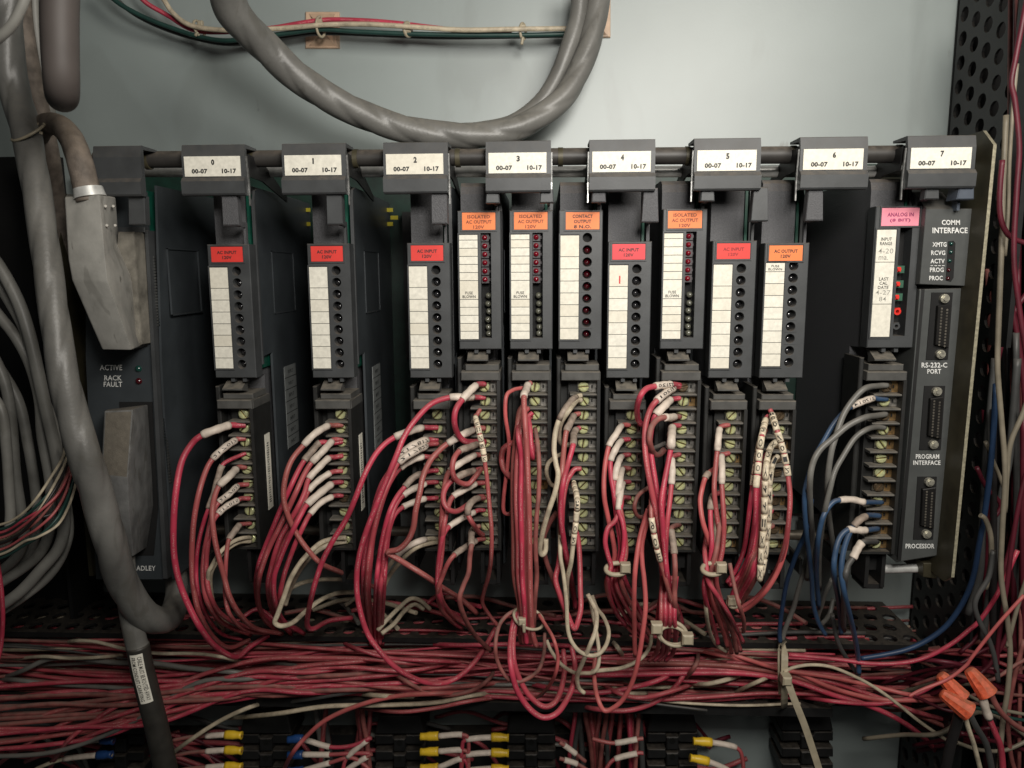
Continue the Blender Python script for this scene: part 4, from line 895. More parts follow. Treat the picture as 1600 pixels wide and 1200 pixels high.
wire('r', [(806, 690), (795, 695), (787, 702), (784, 716), (788, 733), (798, 744), (806, 748)], 'red loop bulging from the left of '+T2, r=5.2, prof=[(0, .0), (.5, .012), (1, .0)])
# loops below the tie
LP = [(0, -.004), (.3, -.03), (.6, -.03), (1, .03)]
wire('r', [(806, 955), (800, 985), (797, 1015), (799, 1045), (808, 1078), (826, 1106), (848, 1121), (868, 1116), (884, 1096), (895, 1070), (898, 1040), (893, 1010)], 'outer red loop hanging lowest over the trough rim', r=5.4, prof=LP)
wire('r', [(812, 955), (804, 985), (801, 1015), (806, 1045), (820, 1078), (838, 1098), (854, 1104), (868, 1096), (878, 1074), (882, 1045), (880, 1015)], 'inner red loop nested in the lowest hanging loop', r=5.2, prof=LP, jit=.006)
wire('d', [(806, 953), (792, 962), (780, 977), (774, 1003), (777, 1032), (790, 1057), (806, 1066), (825, 1060), (842, 1045), (850, 1020), (851, 990)], 'dusty brown ring of wire left of the lowest loop', r=3.8, prof=LP, jit=.004)
wire('p', [(842, 960), (853, 978), (865, 1000), (872, 1028), (868, 1053), (857, 1073), (840, 1089), (822, 1083)], 'pale pink wire arcing inside the hanging loops', r=3.4, prof=LP, jit=-.004)
# contact output block (4)
T3 = 'the contact output block'
wire('w', [(908, 618), (900, 620), (893, 626), (882, 640), (874, 655), (868, 675), (866, 700), (868, 724), (872, 742), (867, 770), (858, 795), (850, 825), (844, 855), (847, 867), (852, 861), (853, 842)], 'dusty cream wire of '+T3+' ending in a sharp hook', r=4.6, sl=(1, 4), smat=DSLEEVE, sr=1.2, prof=[(0, .02), (.12, -.006), (.6, -.016), (1, 0)])
wire('w', [(908, 625), (901, 627), (890, 640), (876, 662), (873, 682), (880, 695), (892, 694)], 'cream jumper curling back at the fourth screw of '+T3, r=4.4, prof=[(0, .02), (.3, -.008), (1, .015)])
wire('w', [(880, 708), (868, 714), (857, 724), (854, 740), (859, 754), (866, 760)], 'small cream half loop left of '+T3, r=3.6, prof=[(0, .01), (.5, -.004), (1, .01)])
wire('r', [(906, 646), (898, 648), (896, 650), (890, 662), (885, 674), (881, 700), (878, 740), (875, 790), (877, 830), (883, 870), (890, 905), (896, 935)], 'red wire with dusty sleeve at the third screw of '+T3, r=4.6, sl=(2, 4), smat=DSLEEVE, sr=1.35)
wire('r', [(906, 668), (900, 671), (897, 678), (895, 695), (889, 720), (880, 755), (876, 800), (881, 845), (889, 885), (896, 925), (899, 950)], 'darker red wire with grimy sleeve at the fifth screw of '+T3, r=4.8, sl=(1, 3), smat=DSLEEVE, jit=-.005)
wire('r', [(908, 732), (898, 733), (892, 740), (884, 757), (879, 790), (877, 840), (873, 880), (868, 905), (875, 930), (886, 960), (897, 982), (903, 972), (907, 950), (907, 920), (906, 880), (904, 845), (899, 828)], 'red wire that turns up again at the low end beneath '+T3, r=4.8, prof=[(0, .02), (.2, 0), (.6, -.012), (1, .015)])
wire('w', [(897, 753), (897, 757), (902, 780), (901, 808), (895, 852), (892, 880), (886, 910), (887, 950)], 'cream wire with long ringed marker reading 2 0 E below the contact output module', r=4.2, sl=(1, 4), seg='   E O2', prof=[(0, .01), (.15, -.014), (.7, -.014), (1, .02)], sr=1.25)
wire('w', [(872, 770), (874, 800), (875, 840), (876, 870), (881, 900), (885, 940), (887, 985), (896, 1008), (912, 1021), (932, 1024), (946, 1010), (951, 988), (944, 965), (932, 950), (925, 930)], 'long cream wire dropping into an open loop below the contact output block', r=3.8, prof=[(0, .01), (.3, -.012), (.7, -.02), (1, .02)])
wire('w', [(918, 928), (926, 943), (932, 960), (930, 985), (921, 1010), (910, 1035), (902, 1056), (904, 1074), (913, 1083)], 'cream wire ending in a short hook over the trough', r=4.2, prof=[(0, .0), (.5, -.022), (1, .0)])
wire('w', [(922, 938), (928, 965), (933, 992), (936, 1020), (934, 1040), (927, 1050), (912, 1052), (897, 1051), (877, 1038), (862, 1018), (854, 1000)], 'cream wire curving left behind the hanging loops', r=3.6, prof=[(0, .01), (.5, -.014), (1, .03)])
wire('w', [(925, 1049), (945, 1047), (968, 1044), (990, 1036), (1007, 1024), (1016, 1008), (1018, 992)], 'cream printed wire lying over the trough wires at centre', r=3.6, prof=[(0, .0), (.5, .02), (1, .03)])
wire('d', [(870, 800), (860, 815), (850, 840), (852, 870), (862, 900), (872, 925), (880, 950), (890, 975)], 'brown dusty wire crossing behind the cream hook', r=4.4, prof=[(0, .014), (1, .02)])
# raspberry input block (4b)
T4 = 'the raspberry tagged module block'
F4 = [(0, .020), (.1, 0), (.35, -.010), (.62, -.010), (1, .05)]
fan = [((984, 664), (972, 665), (962, 679), (951, 697), (944, 735), (944, 775), (950, 808), (957, 840), (960, 868), (955, 890), (948, 910), (953, 935), (966, 962), (986, 985), (1007, 1000)),
       ((984, 686), (971, 688), (962, 702), (954, 720), (955, 745), (959, 772), (964, 810), (969, 848), (967, 872), (961, 890), (956, 912), (963, 936), (977, 962), (995, 985), (1014, 1003)),
       ((984, 710), (971, 713), (965, 728), (960, 750), (961, 772), (966, 805), (972, 842), (973, 868), (967, 890), (963, 912), (973, 938), (988, 964), (1003, 986), (1018, 1006)),
       ((984, 732), (973, 733), (969, 752), (965, 776), (969, 795), (975, 822), (978, 850), (977, 872), (971, 890), (971, 912), (982, 938), (996, 960), (1008, 980), (1018, 995)),
       ((984, 753), (973, 755), (969, 772), (967, 796), (972, 815), (975, 835), (974, 862), (970, 880), (974, 900), (984, 922), (998, 950), (1010, 975)),
       ((984, 778), (973, 778), (970, 790), (968, 800), (960, 815), (950, 825), (946, 846), (950, 868), (955, 885), (950, 905), (952, 930), (962, 955), (978, 978))]
for i, p in enumerate(fan):
    wire('r' if i not in (0,) else 'p', list(p), 'red wire %s in the fan tied below %s' % (['topmost and palest', 'from the second lug', 'from the third lug', 'from the fourth lug', 'from the fifth lug', 'without sleeve'][i], T4), sl=(1, 3) if i < 5 else None, r=4.4, prof=F4, jit=-.003*i+.006)
wire('p', [(1013, 795), (1007, 815), (1000, 840), (995, 868), (992, 900), (991, 940), (991, 985), (992, 1025)], 'left of two salmon wires hanging straight between the tied bundles', r=4.4, prof=[(0, -.012), (.5, -.022), (1, .0)])
wire('p', [(1016, 790), (1010, 820), (1003, 850), (1003, 880), (1006, 905), (1009, 945), (1005, 985), (998, 1028), (988, 1065), (974, 1092), (958, 1106), (944, 1110), (934, 1092), (929, 1068), (928, 1045), (931, 1020)], 'salmon wire hanging low and curling up again at centre', r=4.4, prof=[(0, -.012), (.5, -.026), (.8, -.02), (1, .02)])
wire('d', [(1020, 758), (1010, 764), (998, 774), (991, 790), (994, 804), (1003, 808), (1014, 801)], 'small dusty pink loop left of the third isolated module wires', r=3.6, prof=[(0, .005), (.5, -.012), (1, .0)])
# third isolated block (5)
T5 = 'the third isolated output block'
F5 = [(0, .020), (.1, -.004), (.5, -.016), (.85, -.010), (1, .03)]
wire('r', [(1062, 602), (1054, 601), (1048, 601), (1036, 602), (1023, 604), (1010, 607), (1000, 619), (995, 638), (997, 655), (1003, 664)], 'red jumper with printed sleeve curling left at the top of '+T5, sl=(2, 4), r=5.0, txt='77120', prof=[(0, .02), (.2, 0), (.6, -.012), (1, .012)])
wire('r', [(1062, 604), (1056, 604), (1052, 607), (1040, 614), (1026, 626), (1016, 640), (1009, 665), (1007, 695), (1011, 730), (1018, 765), (1025, 800), (1033, 840), (1040, 880), (1045, 920), (1048, 960)], 'long red wire with printed sleeve from the top of '+T5, sl=(2, 4), r=5.0, txt='771201', prof=F5, jit=-.006)
wire('r', [(1062, 622), (1054, 623), (1047, 625), (1037, 635), (1025, 648), (1020, 660), (1016, 690), (1020, 728), (1027, 768), (1032, 805), (1037, 845), (1042, 890), (1050, 930), (1060, 955), (1066, 974)], 'red wire with fat grey sleeve at the second screw of '+T5, sl=(2, 4), r=4.6, prof=F5, smat=SLEEVE, sr=1.6)
wire('d', [(1062, 651), (1054, 651), (1048, 652), (1038, 652), (1026, 656), (1017, 670), (1015, 690), (1021, 707), (1030, 710), (1038, 702)], 'dull red jumper making a C shape at '+T5, sl=(1, 3), r=5.0, prof=[(0, .02), (.2, -.006), (.6, -.02), (1, .0)])
wire('r', [(1062, 665), (1053, 665), (1050, 668), (1049, 685), (1048, 700), (1044, 725), (1038, 755), (1034, 785), (1036, 825), (1039, 865), (1043, 905), (1047, 945)], 'red wire with broad white sleeve at the fourth screw of '+T5, sl=(2, 4), r=4.8, prof=F5, sr=1.5, jit=-.01)
wire('r', [(1062, 710), (1053, 712), (1050, 718), (1050, 738), (1049, 757), (1046, 785), (1042, 820), (1040, 860), (1041, 900), (1045, 940)], 'red wire with long grey sleeve at the sixth screw of '+T5, sl=(2, 4), r=4.4, prof=F5, smat=SLEEVE)
wire('r', [(1018, 770), (1017, 790), (1018, 808), (1024, 845), (1032, 878), (1037, 895), (1043, 915), (1050, 940), (1060, 960)], 'red wire with ringed marker reading 9 0 E across the bundle', sl=(2, 4), r=4.2, seg='9OE', prof=[(0, -.018), (.3, -.026), (.8, -.02), (1, 0)])
wire('d', [(1062, 820), (1052, 822), (1049, 828), (1051, 846), (1054, 866), (1055, 890), (1054, 920), (1055, 950), (1062, 980)], 'dusty wire with long grey sleeve low on '+T5, sl=(2, 4), r=4.6, prof=F5, smat=DSLEEVE)
wire('r', [(1040, 760), (1036, 790), (1030, 820), (1030, 850), (1034, 885), (1034, 915), (1030, 950), (1026, 985)], 'deep red wire at the left rear of the bundle under latch 5', r=4.4, prof=[(0, .0), (1, .01)])
0 and wire('p', [(1063, 868), (1055, 885), (1056, 915), (1054, 940), (1046, 960)], 'pink wire joining the tied bundle under latch 5 from the right', r=4.2, prof=[(0, .01), (1, -.01)])
wire('g', [(1040, 692), (1030, 696), (1022, 700), (1014, 705)], 'short grey end of wire inside the C shaped jumper', r=3.8, prof=[(0, .006), (1, .012)])
for i, (x0, x1) in enumerate(((1033, 1030), (1040, 1038), (1047, 1045), (1054, 1056))):
    wire('r', [(x0+3, 900), (x0, 930), (x0, 965), (x1, 995), (x1-4, 1020), (x1-16, 1032)], '%s red strand passing through the double knotted tie' % ['leftmost', 'second', 'third', 'rightmost'][i], r=4.2, prof=[(0, -.004), (.5, -.012), (1, .05)])
# faded tag block (5b)
T6 = 'the faded tag module block'
hs = [[(1139, 664), (1129, 666), (1124, 670), (1122, 687), (1121, 704), (1118, 730), (1116, 765), (1119, 800), (1124, 840), (1122, 868), (1116, 890), (1113, 912), (1118, 940), (1128, 968), (1137, 995), (1143, 1020)],
      [(1139, 708), (1130, 710), (1127, 713), (1128, 735), (1128, 756), (1129, 785), (1131, 815), (1130, 850), (1126, 875), (1120, 892), (1120, 912), (1127, 938), (1136, 962), (1148, 990), (1157, 1017)],
      [(1125, 730), (1115, 734), (1106, 740), (1102, 747), (1097, 765), (1094, 785), (1098, 815), (1107, 842), (1116, 868), (1116, 888), (1108, 908), (1110, 932), (1120, 960), (1130, 988), (1137, 1010)],
      [(1125, 770), (1114, 774), (1112, 782), (1110, 797), (1110, 820), (1112, 845), (1110, 872), (1106, 890), (1101, 912), (1103, 938), (1111, 965), (1118, 990), (1122, 1006)],
      [(1132, 790), (1126, 805), (1122, 835), (1119, 862), (1112, 888), (1110, 910), (1122, 938), (1134, 965), (1145, 992), (1151, 1020)],
      [(1104, 835), (1101, 862), (1104, 888), (1107, 908), (1120, 930), (1138, 958), (1150, 982), (1161, 1003)]]
for i, p in enumerate(hs):
    wire('rrprdr'[i], p, '%s of the fan tied below %s' % (['red wire with high grey sleeve', 'red wire with second long sleeve', 'salmon wire bowed out at left', 'red wire with dirty sleeve', 'dusty wire at middle rear', 'red wire at the lowest left'][i], T6), sl=(1 if i == 3 else 2, 3 if i == 3 or i == 2 else 4) if i < 4 else None, smat=DSLEEVE if i in (2, 3) else SLEEVE, r=4.4, prof=F4, jit=-.003*i+.006)
wire('w', [(1118, 800), (1116, 850), (1110, 890), (1103, 925), (1104, 960), (1110, 990), (1120, 1008), (1135, 1018)], 'cream wire along the left of the fan below the faded tag block', r=3.8, prof=F4, jit=.01)
wire('d', [(1140, 880), (1146, 910), (1154, 945), (1162, 968), (1162, 985), (1155, 985)], 'brown wire hooking at the right of that fan', r=3.8, prof=[(0, .01), (.6, -.004), (1, .02)])
# AC output block (6)
T7 = 'the AC output terminal block'
wire('r', [(1203, 640), (1206, 648), (1213, 668), (1220, 692), (1227, 718), (1231, 745), (1234, 775), (1233, 810), (1227, 850), (1216, 885), (1200, 912), (1180, 935), (1152, 953)], 'rightmost red wire with long ringed marker reading 2107001 at '+T7, sl=(1, 5), r=4.4, seg='2107001'[::-1], prof=[(0, .014), (.1, -.008), (.5, -.018), (1, .03)], sr=1.35)
wire('r', [(1200, 650), (1196, 656), (1191, 680), (1187, 705), (1184, 735), (1181, 763), (1180, 800), (1176, 840), (1168, 872), (1155, 898), (1140, 915)], 'red wire with ringed marker, second from left at '+T7, sl=(1, 5), r=4.2, seg='  2O0O ', prof=[(0, .014), (.1, -.01), (.5, -.02), (1, .02)], sr=1.35)
wire('r', [(1196, 672), (1188, 690), (1182, 720), (1176, 760), (1172, 790), (1168, 825), (1162, 860), (1150, 890), (1136, 910)], 'leftmost red wire with marker rings at '+T7, sl=(1, 3), r=4.2, seg='01 2', prof=[(0, .014), (.1, -.004), (.5, -.012), (1, .02)], sr=1.35)
wire('w', [(1213, 690), (1204, 700), (1197, 730), (1195, 770), (1194, 815), (1190, 860), (1187, 908)], 'long cream marker string reading XYX144Y down '+T7, sl=(0, 6), r=4.0, seg='XYX144Y2X'[::-1], prof=[(0, .014), (.2, -.004), (1, -.004)], sr=1.35)
wire('w', [(1216, 712), (1208, 722), (1203, 752), (1202, 790), (1200, 830), (1196, 868), (1190, 900)], 'second cream marker string beside the first at '+T7, sl=(0, 6), r=3.6, seg='144YXY2', prof=[(0, .016), (.2, .004), (1, .002)], sr=1.35)
for i in range(6):
    wire('rrdrrd'[i], [(1206, 700+24*i), (1196+2*i, 712+22*i), (1186+1.5*i, 740+18*i), (1182+2*i, 800+10*i), (1178+1.5*i, 850+4*i), (1166+3*i, 885+3*i), (1152+3*i, 912+3*i), (1143+3*i, 932+2*i)], '%s red wire from the inner lugs of the AC output block' % ['first', 'second', 'third', 'fourth', 'fifth', 'lowest'][i], r=4.2, prof=[(0, .018), (.2, .006), (.7, .002), (1, .03)], sl=None)
wire('p', [(1232, 820), (1226, 860), (1214, 895), (1196, 925), (1175, 945), (1158, 955), (1148, 950)], 'salmon wire curving under to the tie right of the fan', r=4.2, prof=[(0, -.004), (.6, 0), (1, .02)])
# analog block (7)
T8 = 'the analog terminal block'
GP = [(0, .022), (.12, .006), (.5, .0), (1, .06)]
wire('g', [(1386, 602), (1372, 603), (1352, 607), (1333, 624), (1318, 649), (1306, 681), (1298, 708), (1293, 750), (1293, 788), (1298, 825), (1304, 865), (1306, 900)], 'grey wire from the top screw of '+T8, r=5.0, prof=GP)
wire('b', [(1386, 624), (1372, 623), (1364, 622), (1347, 628), (1330, 635), (1320, 642), (1302, 664), (1284, 695), (1273, 715), (1261, 750), (1257, 782), (1260, 830), (1265, 870), (1268, 905), (1270, 940), (1278, 970), (1290, 992)], 'blue wire with printed white sleeve at the second screw of '+T8, sl=(2, 4), r=4.4, txt='217014', prof=GP, jit=.006)
wire('g', [(1384, 647), (1370, 649), (1352, 652), (1325, 665), (1302, 684), (1282, 702), (1270, 724), (1265, 755), (1266, 800), (1269, 835), (1266, 865), (1261, 905)], 'grey wire from the third screw of '+T8, r=5.2, prof=GP, jit=-.004)
wire('g', [(1382, 668), (1368, 667), (1352, 672), (1335, 686), (1319, 710), (1305, 735), (1297, 762), (1288, 800), (1283, 835), (1280, 870), (1280, 920)], 'grey wire from the fourth screw of '+T8, r=4.6, prof=GP)
wire('b', [(1378, 785), (1360, 785), (1350, 785), (1331, 780), (1312, 781), (1302, 785), (1292, 797), (1284, 815), (1278, 850), (1276, 900), (1280, 950)], 'blue wire with long white sleeve at the ninth screw of '+T8, sl=(2, 4), r=4.4, prof=GP, jit=.004)
wire('b', [(1374, 806), (1358, 805), (1352, 807), (1343, 812), (1334, 821), (1328, 832), (1319, 858), (1315, 890), (1319, 925), (1328, 962), (1336, 998), (1341, 1030), (1342, 1052)], 'brightest blue wire reaching lowest from '+T8, sl=(2, 4), r=4.8, prof=GP, smat=DSLEEVE)
wire('b', [(1372, 826), (1352, 828), (1340, 828), (1325, 828), (1312, 840), (1305, 865), (1303, 895), (1309, 935), (1313, 965), (1314, 990)], 'blue wire curving left of the lowest blue wire', sl=(1, 3), r=4.8, prof=GP)
wire('c', [(1370, 846), (1355, 846), (1347, 848), (1340, 858), (1332, 872), (1324, 885), (1320, 905), (1318, 940), (1318, 985)], 'dark blue grey wire with grey sleeve at the lowest screw of '+T8, sl=(2, 4), r=5.2, prof=GP, smat=SLEEVE)
wire('n', [(1268, 780), (1263, 815), (1256, 840), (1246, 860), (1237, 885), (1229, 912), (1222, 950), (1218, 985), (1219, 1003)], 'navy wire running down left of the grey wires under the empty slots', r=4.2, prof=[(0, .02), (1, .07)])
wire('g', [(1266, 820), (1262, 865), (1252, 905), (1245, 930), (1240, 950), (1228, 980), (1222, 1000)], 'grey wire slanting down to the big strap', r=4.4, prof=[(0, .05), (1, .08)])
wire('g', [(1300, 905), (1290, 925), (1284, 945), (1278, 965), (1282, 975), (1296, 960), (1302, 935)], 'grey twisted wire below the analog wires', r=4.0, prof=[(0, .05), (1, .09)])
wire('c', [(1300, 960), (1308, 1000), (1318, 1020), (1334, 1045), (1342, 1056)], 'navy grey wire slanting to the tip of the lowest blue wire', r=4.0, prof=[(0, .06), (1, .07)])
wire('n', [(1556, 600), (1550, 700), (1540, 790), (1530, 850), (1523, 890), (1515, 920), (1500, 950), (1478, 978), (1450, 1000), (1418, 1014), (1382, 1023), (1345, 1029)], 'long navy cable sweeping under the right corner of the rack', r=4.6, prof=[(0, .02), (1, .06)])
wire('r', [(1590, 860), (1560, 925), (1532, 968), (1512, 986), (1487, 1006), (1450, 1026), (1412, 1036), (1362, 1037), (1312, 1031), (1232, 1023)], 'red wire sweeping up to the right at the trough end', r=3.8, prof=[(0, .03), (1, .06)])
wire('w', [(1225, 1050), (1240, 1043), (1268, 1039), (1300, 1043), (1338, 1058), (1370, 1076), (1400, 1098), (1437, 1128), (1478, 1156)], 'cream wire slanting down right past the big strap', r=3.0, prof=[(0, .045), (1, .045)])

# ------------------------------------------------------------------ wires in the trough
def trough_wire(i, col, za, zb, Y, x0, x1, r, amp, grp, lab, rise=0):
    n = 14; pts = []; ph = [random.uniform(0, 6.28) for _ in range(4)]
    k1, k2 = random.uniform(6, 14), random.uniform(15, 30)
    for q in range(n+1):
        t = q/n; x = x0+(x1-x0)*t
        z = za+(zb-za)*t+amp*math.sin(k1*x+ph[0])+amp*.4*math.sin(k2*x+ph[1])
        y = Y+.006*math.sin(k1*.8*x+ph[2])+.003*math.sin(k2*x+ph[3])
        pts.append(Vector((x, y, z)))
    if i < NDEEP: return tube_mesh(catmull(pts, 4), r, 6, WN[col][0])
    tier = 'upper' if (za+zb)/2 > zbt+(ztp-zbt)*.6 else 'lower' if (za+zb)/2 < zbt+(ztp-zbt)*.3 else 'middle'
    part = 'left half' if x1 < .15 else 'right half' if x0 > -.35 else 'whole length'
    o = link('wire', tube_mesh(catmull(pts, 4), r, 8, WN[col][0])); setp(o, '%s wire lying loose in the %s layer of the trough, %s' % (WN[col][1], tier, part), 'wire', '%s wires in the %s layer of the trough' % (WN[col][1], tier))
ztp, zbt = ztop-.004, zbot+.005
NW = 252; NDEEP = 224
def join_stuff(name, mes, label, cat, parent=None):
    bm = bmesh.new(); mats = []; uvs = None
    for me in mes:
        m = me.materials[0]
        if m not in mats: mats.append(m)
        n0 = len(bm.faces); bm.from_mesh(me); bm.faces.ensure_lookup_table()
        for f in bm.faces[n0:]: f.material_index = mats.index(m)
    me = bpy.data.meshes.new(name); bm.to_mesh(me); bm.free()
    for m in mats: me.materials.append(m)
    o = link(name, me); setp(o, label, cat, kind='stuff'); return o
deep = []
for i in range(NW):
    u_ = random.random()
    col = random.choices('rrrrrrrrdddpwgc', k=1)[0] if i > 20 else random.choice('rrdcg')
    lay = i/NW
    Y = .150-.066*lay+random.uniform(-.004, .004)
    zz = zbt+(ztp-zbt)*random.random()**1.15*.92
    zz2 = max(zbt, min(ztp, zz+random.uniform(-.04, .04)))
    xs = xl+random.uniform(0, .02) if random.random() < .75 else random.uniform(-.4, 0)
    xe = Xp(random.choice([1250, 1350, 1420, 1300]), 1050, Y) if random.random() < .6 else random.uniform(-.1, .2)
    nm = WN[col][1]
    deep.append(trough_wire(i, col, zz, zz2, Y, xs, xe, random.choice([.0009, .0011, .0013, .0015, .0016]), random.choice([.002, .004, .006, .008]), '%s wires lying loose in the trough' % nm, '%s wire lying loose among the others in the long trough' % nm))
join_stuff('wire_bundle', [d for d in deep if d is not None], 'mass of red and grey wires packed deep inside the trough', 'wire bundle')
# traced wires lying over the trough
OV = [('g', [(-20, 1068), (30, 1050), (75, 1030), (120, 1028), (180, 1035), (240, 1036), (300, 1044), (380, 1052), (450, 1065)], 4.6),
 ('g', [(-20, 1064), (20, 1062), (70, 1068), (140, 1072), (200, 1076), (260, 1082), (330, 1078), (420, 1070)], 4.2),
 ('w', [(90, 1016), (100, 1006), (118, 1001), (150, 1003), (200, 1015), (250, 1021), (310, 1022), (360, 1030), (400, 1045)], 3.2),
 ('w', [(-10, 1035), (60, 1026), (110, 1028), (165, 1026), (220, 1020)], 3.2),
 ('r', [(-20, 1208), (30, 1170), (100, 1130), (180, 1100), (260, 1075), (330, 1050), (410, 1030), (500, 1028), (580, 1030), (650, 1036), (760, 1035)], 4.2),
 ('r', [(70, 1215), (100, 1165), (140, 1130), (200, 1095), (260, 1075)], 4.4),
 ('r', [(40, 1190), (140, 1150), (220, 1120), (300, 1085), (400, 1056), (480, 1040), (560, 1033), (650, 1022)], 4.0),
 ('p', [(438, 1215), (455, 1180), (478, 1152), (510, 1125), (560, 1102), (620, 1088), (700, 1083), (800, 1078)], 4.2),
 ('w', [(240, 1200), (290, 1162), (340, 1128), (390, 1105), (430, 1095)], 4.0),
 ('w', [(360, 1122), (430, 1115), (510, 1104), (600, 1102), (680, 1098), (740, 1086), (800, 1080)], 4.2),
 ('w', [(545, 1082), (580, 1086), (620, 1088), (680, 1090)], 4.2),
 ('r', [(-20, 1100), (60, 1085), (150, 1080), (230, 1095), (330, 1098), (420, 1085), (520, 1070), (640, 1075)], 4.2),
 ('r', [(-20, 1135), (50, 1122), (110, 1105), (200, 1095), (300, 1075), (420, 1052), (520, 1062), (620, 1075), (720, 1072), (840, 1060)], 4.2),
 ('r', [(560, 1105), (620, 1112), (680, 1106), (740, 1095), (820, 1085)], 3.6),
 ('d', [(600, 1045), (630, 1062), (665, 1080), (700, 1086), (740, 1078), (765, 1060), (775, 1040)], 3.8),
 ('r', [(930, 1060), (960, 1080), (1000, 1090), (1050, 1080), (1100, 1062)], 4.2),
 ('r', [(890, 1098), (930, 1108), (980, 1110), (1020, 1098), (1050, 1078), (1070, 1050), (1080, 1020)], 4.4),
 ('r', [(880, 1040), (960, 1046), (1040, 1044), (1120, 1046), (1200, 1054), (1290, 1064), (1360, 1085), (1430, 1112), (1490, 1128)], 4.4),
 ('r', [(900, 1034), (990, 1036), (1080, 1037), (1160, 1042), (1240, 1056), (1320, 1082), (1390, 1100), (1460, 1128), (1490, 1142)], 4.4),
 ('r', [(860, 1055), (950, 1055), (1050, 1052), (1150, 1052), (1230, 1062), (1300, 1085), (1350, 1100), (1400, 1122), (1440, 1150), (1468, 1180)], 4.6),
 ('p', [(1060, 1010), (1120, 1022), (1180, 1036), (1240, 1050), (1300, 1075), (1370, 1092), (1440, 1094), (1500, 1094)], 4.0),
 ('p', [(1080, 1008), (1140, 1022), (1220, 1046), (1300, 1058), (1380, 1076), (1430, 1086), (1500, 1088)], 3.8),
 ('r', [(1230, 1085), (1290, 1094), (1350, 1100), (1390, 1098), (1430, 1085), (1460, 1070), (1490, 1050), (1520, 1026)], 3.6),
 ('w', [(1330, 1090), (1295, 1100)], 3.4), ('w', [(1065, 1066), (1100, 1069), (1140, 1061), (1165, 1052)], 4.0),
 ('w', [(1135, 1088), (1170, 1072), (1200, 1058), (1222, 1050)], 3.6),
 ('w', [(950, 1072), (980, 1082), (1010, 1083)], 4.0), ('w', [(957, 1002), (974, 1026)], 4.2),
 ('r', [(800, 1062), (860, 1075), (930, 1082), (990, 1074), (1040, 1058), (1070, 1030)], 4.4),
 ('r', [(640, 1004), (720, 1008), (800, 1006), (860, 1008), (930, 1012)], 4.0), ('r', [(520, 996), (560, 1014), (610, 1028), (680, 1033), (760, 1036)], 3.6),
 ('d', [(1090, 1012), (1090, 1032), (1078, 1052), (1060, 1068)], 4.0), ('c', [(410, 1104), (480, 1092), (560, 1080), (640, 1070)], 4.0)]
for i, (c, p, r) in enumerate(OV):
    side = 'left' if p[0][0] < 350 else 'middle' if p[0][0] < 900 else 'right'
    yy = .074-.0011*(i % 8); prof = [(0, .118), (.10, yy), (.90, yy), (1, .118)]
    if len(p) <= 3: prof = [(0, .09), (.4, .072), (1, .09)]
    if len(p) == 2: p = [p[0], ((p[0][0]+p[1][0])/2, (p[0][1]+p[1][1])/2-1), p[1]]
    wire(c, p, '%s wire on top of the trough bundle, %s part' % (WN[c][1], side), prof=prof, r=r, group='%s wires over the %s of the trough bundle' % (WN[c][1], side))
for i in range(16):
    c = random.choice('rrrrrddcg'); y0_ = 1078+i*7+random.uniform(-6, 6); x1_ = random.uniform(330, 640); y1_ = random.uniform(1045, 1098)
    pts = [(-30, y0_), (x1_*.22, y0_-random.uniform(2, 16)), (x1_*.5, (y0_*.6+y1_*.4)+random.uniform(-10, 8)), (x1_*.78, y1_+random.uniform(-5, 12)), (x1_, y1_), (x1_+120, y1_-random.uniform(0, 24)), (x1_+230, y1_-random.uniform(0, 20))]
    yy = .070-.0012*(i % 6)
    wire(c, pts, '%s wire fanning down out of the trough at lower left' % WN[c][1], prof=[(0, yy), (.7, yy), (1, .12)], r=4.2, group='%s wires fanning down at lower left' % WN[c][1])
# wires between duct top and the blocks: small background tangles
for i in range(15):
    x = random.uniform(300, 1180); y = random.uniform(925, 968); w_ = random.uniform(60, 190); c = random.choice('rrrdwwdg')
    pts = [(x, y+random.uniform(-5, 14)), (x+w_*.3, y-random.uniform(0, 14)), (x+w_*.65, y+random.uniform(0, 12)), (x+w_, y+random.uniform(12, 40))]
    wire(c, pts, '%s wire in the shade on top of the trough cover behind the bundles' % WN[c][1], prof=[(0, .10), (.5, .115), (1, .088)], r=3.8, group='%s wires behind the hanging bundles' % WN[c][1])
for (c, pts, lb) in (('w', [(590, 985), (605, 968), (625, 948), (640, 936), (655, 938), (672, 952)], 'cream wire curling over the trough cover right of the tied third bundle'),
                     ('w', [(596, 990), (615, 975), (632, 955), (648, 944), (662, 952)], 'lower cream wire curling over the trough cover right of the tied third bundle'),
                     ('w', [(445, 925), (470, 912), (500, 906), (540, 905)], 'cream wire arching high below the second terminal block')):
    wire(c, pts, lb, prof=[(0, .06), (1, .10)], r=4)
# vertical wires under the trough (between the lower blocks)
vb = []
for i in range(32):
    g = random.choice([(490, 580), (490, 580), (895, 960), (895, 960), (960, 1000)])
    x = random.uniform(*g); c = random.choice('rrrrddgc'); dx = random.uniform(-18, 18)
    if i < 24: vb.append(tube_mesh(path_of([(x, 1095), (x+dx*.2, 1125), (x+dx*.6, 1160), (x+dx, 1215)], [(0, .12), (1, random.uniform(.12, .15))], 5), random.uniform(3.6, 5)*pxsize(.13), 8, WN[c][0])); continue
    wire(c, [(x, 1095), (x+dx*.2, 1125), (x+dx*.6, 1160), (x+dx, 1215)], '%s wire dropping below the trough between the lower terminal blocks' % WN[c][1], prof=[(0, .11), (1, random.uniform(.10, .14))], r=random.uniform(3.6, 5), group='%s wires dropping below the trough' % WN[c][1])

join_stuff('wire_bundle', vb, 'curtain of red wires dropping behind the lower terminal blocks', 'wire bundle')
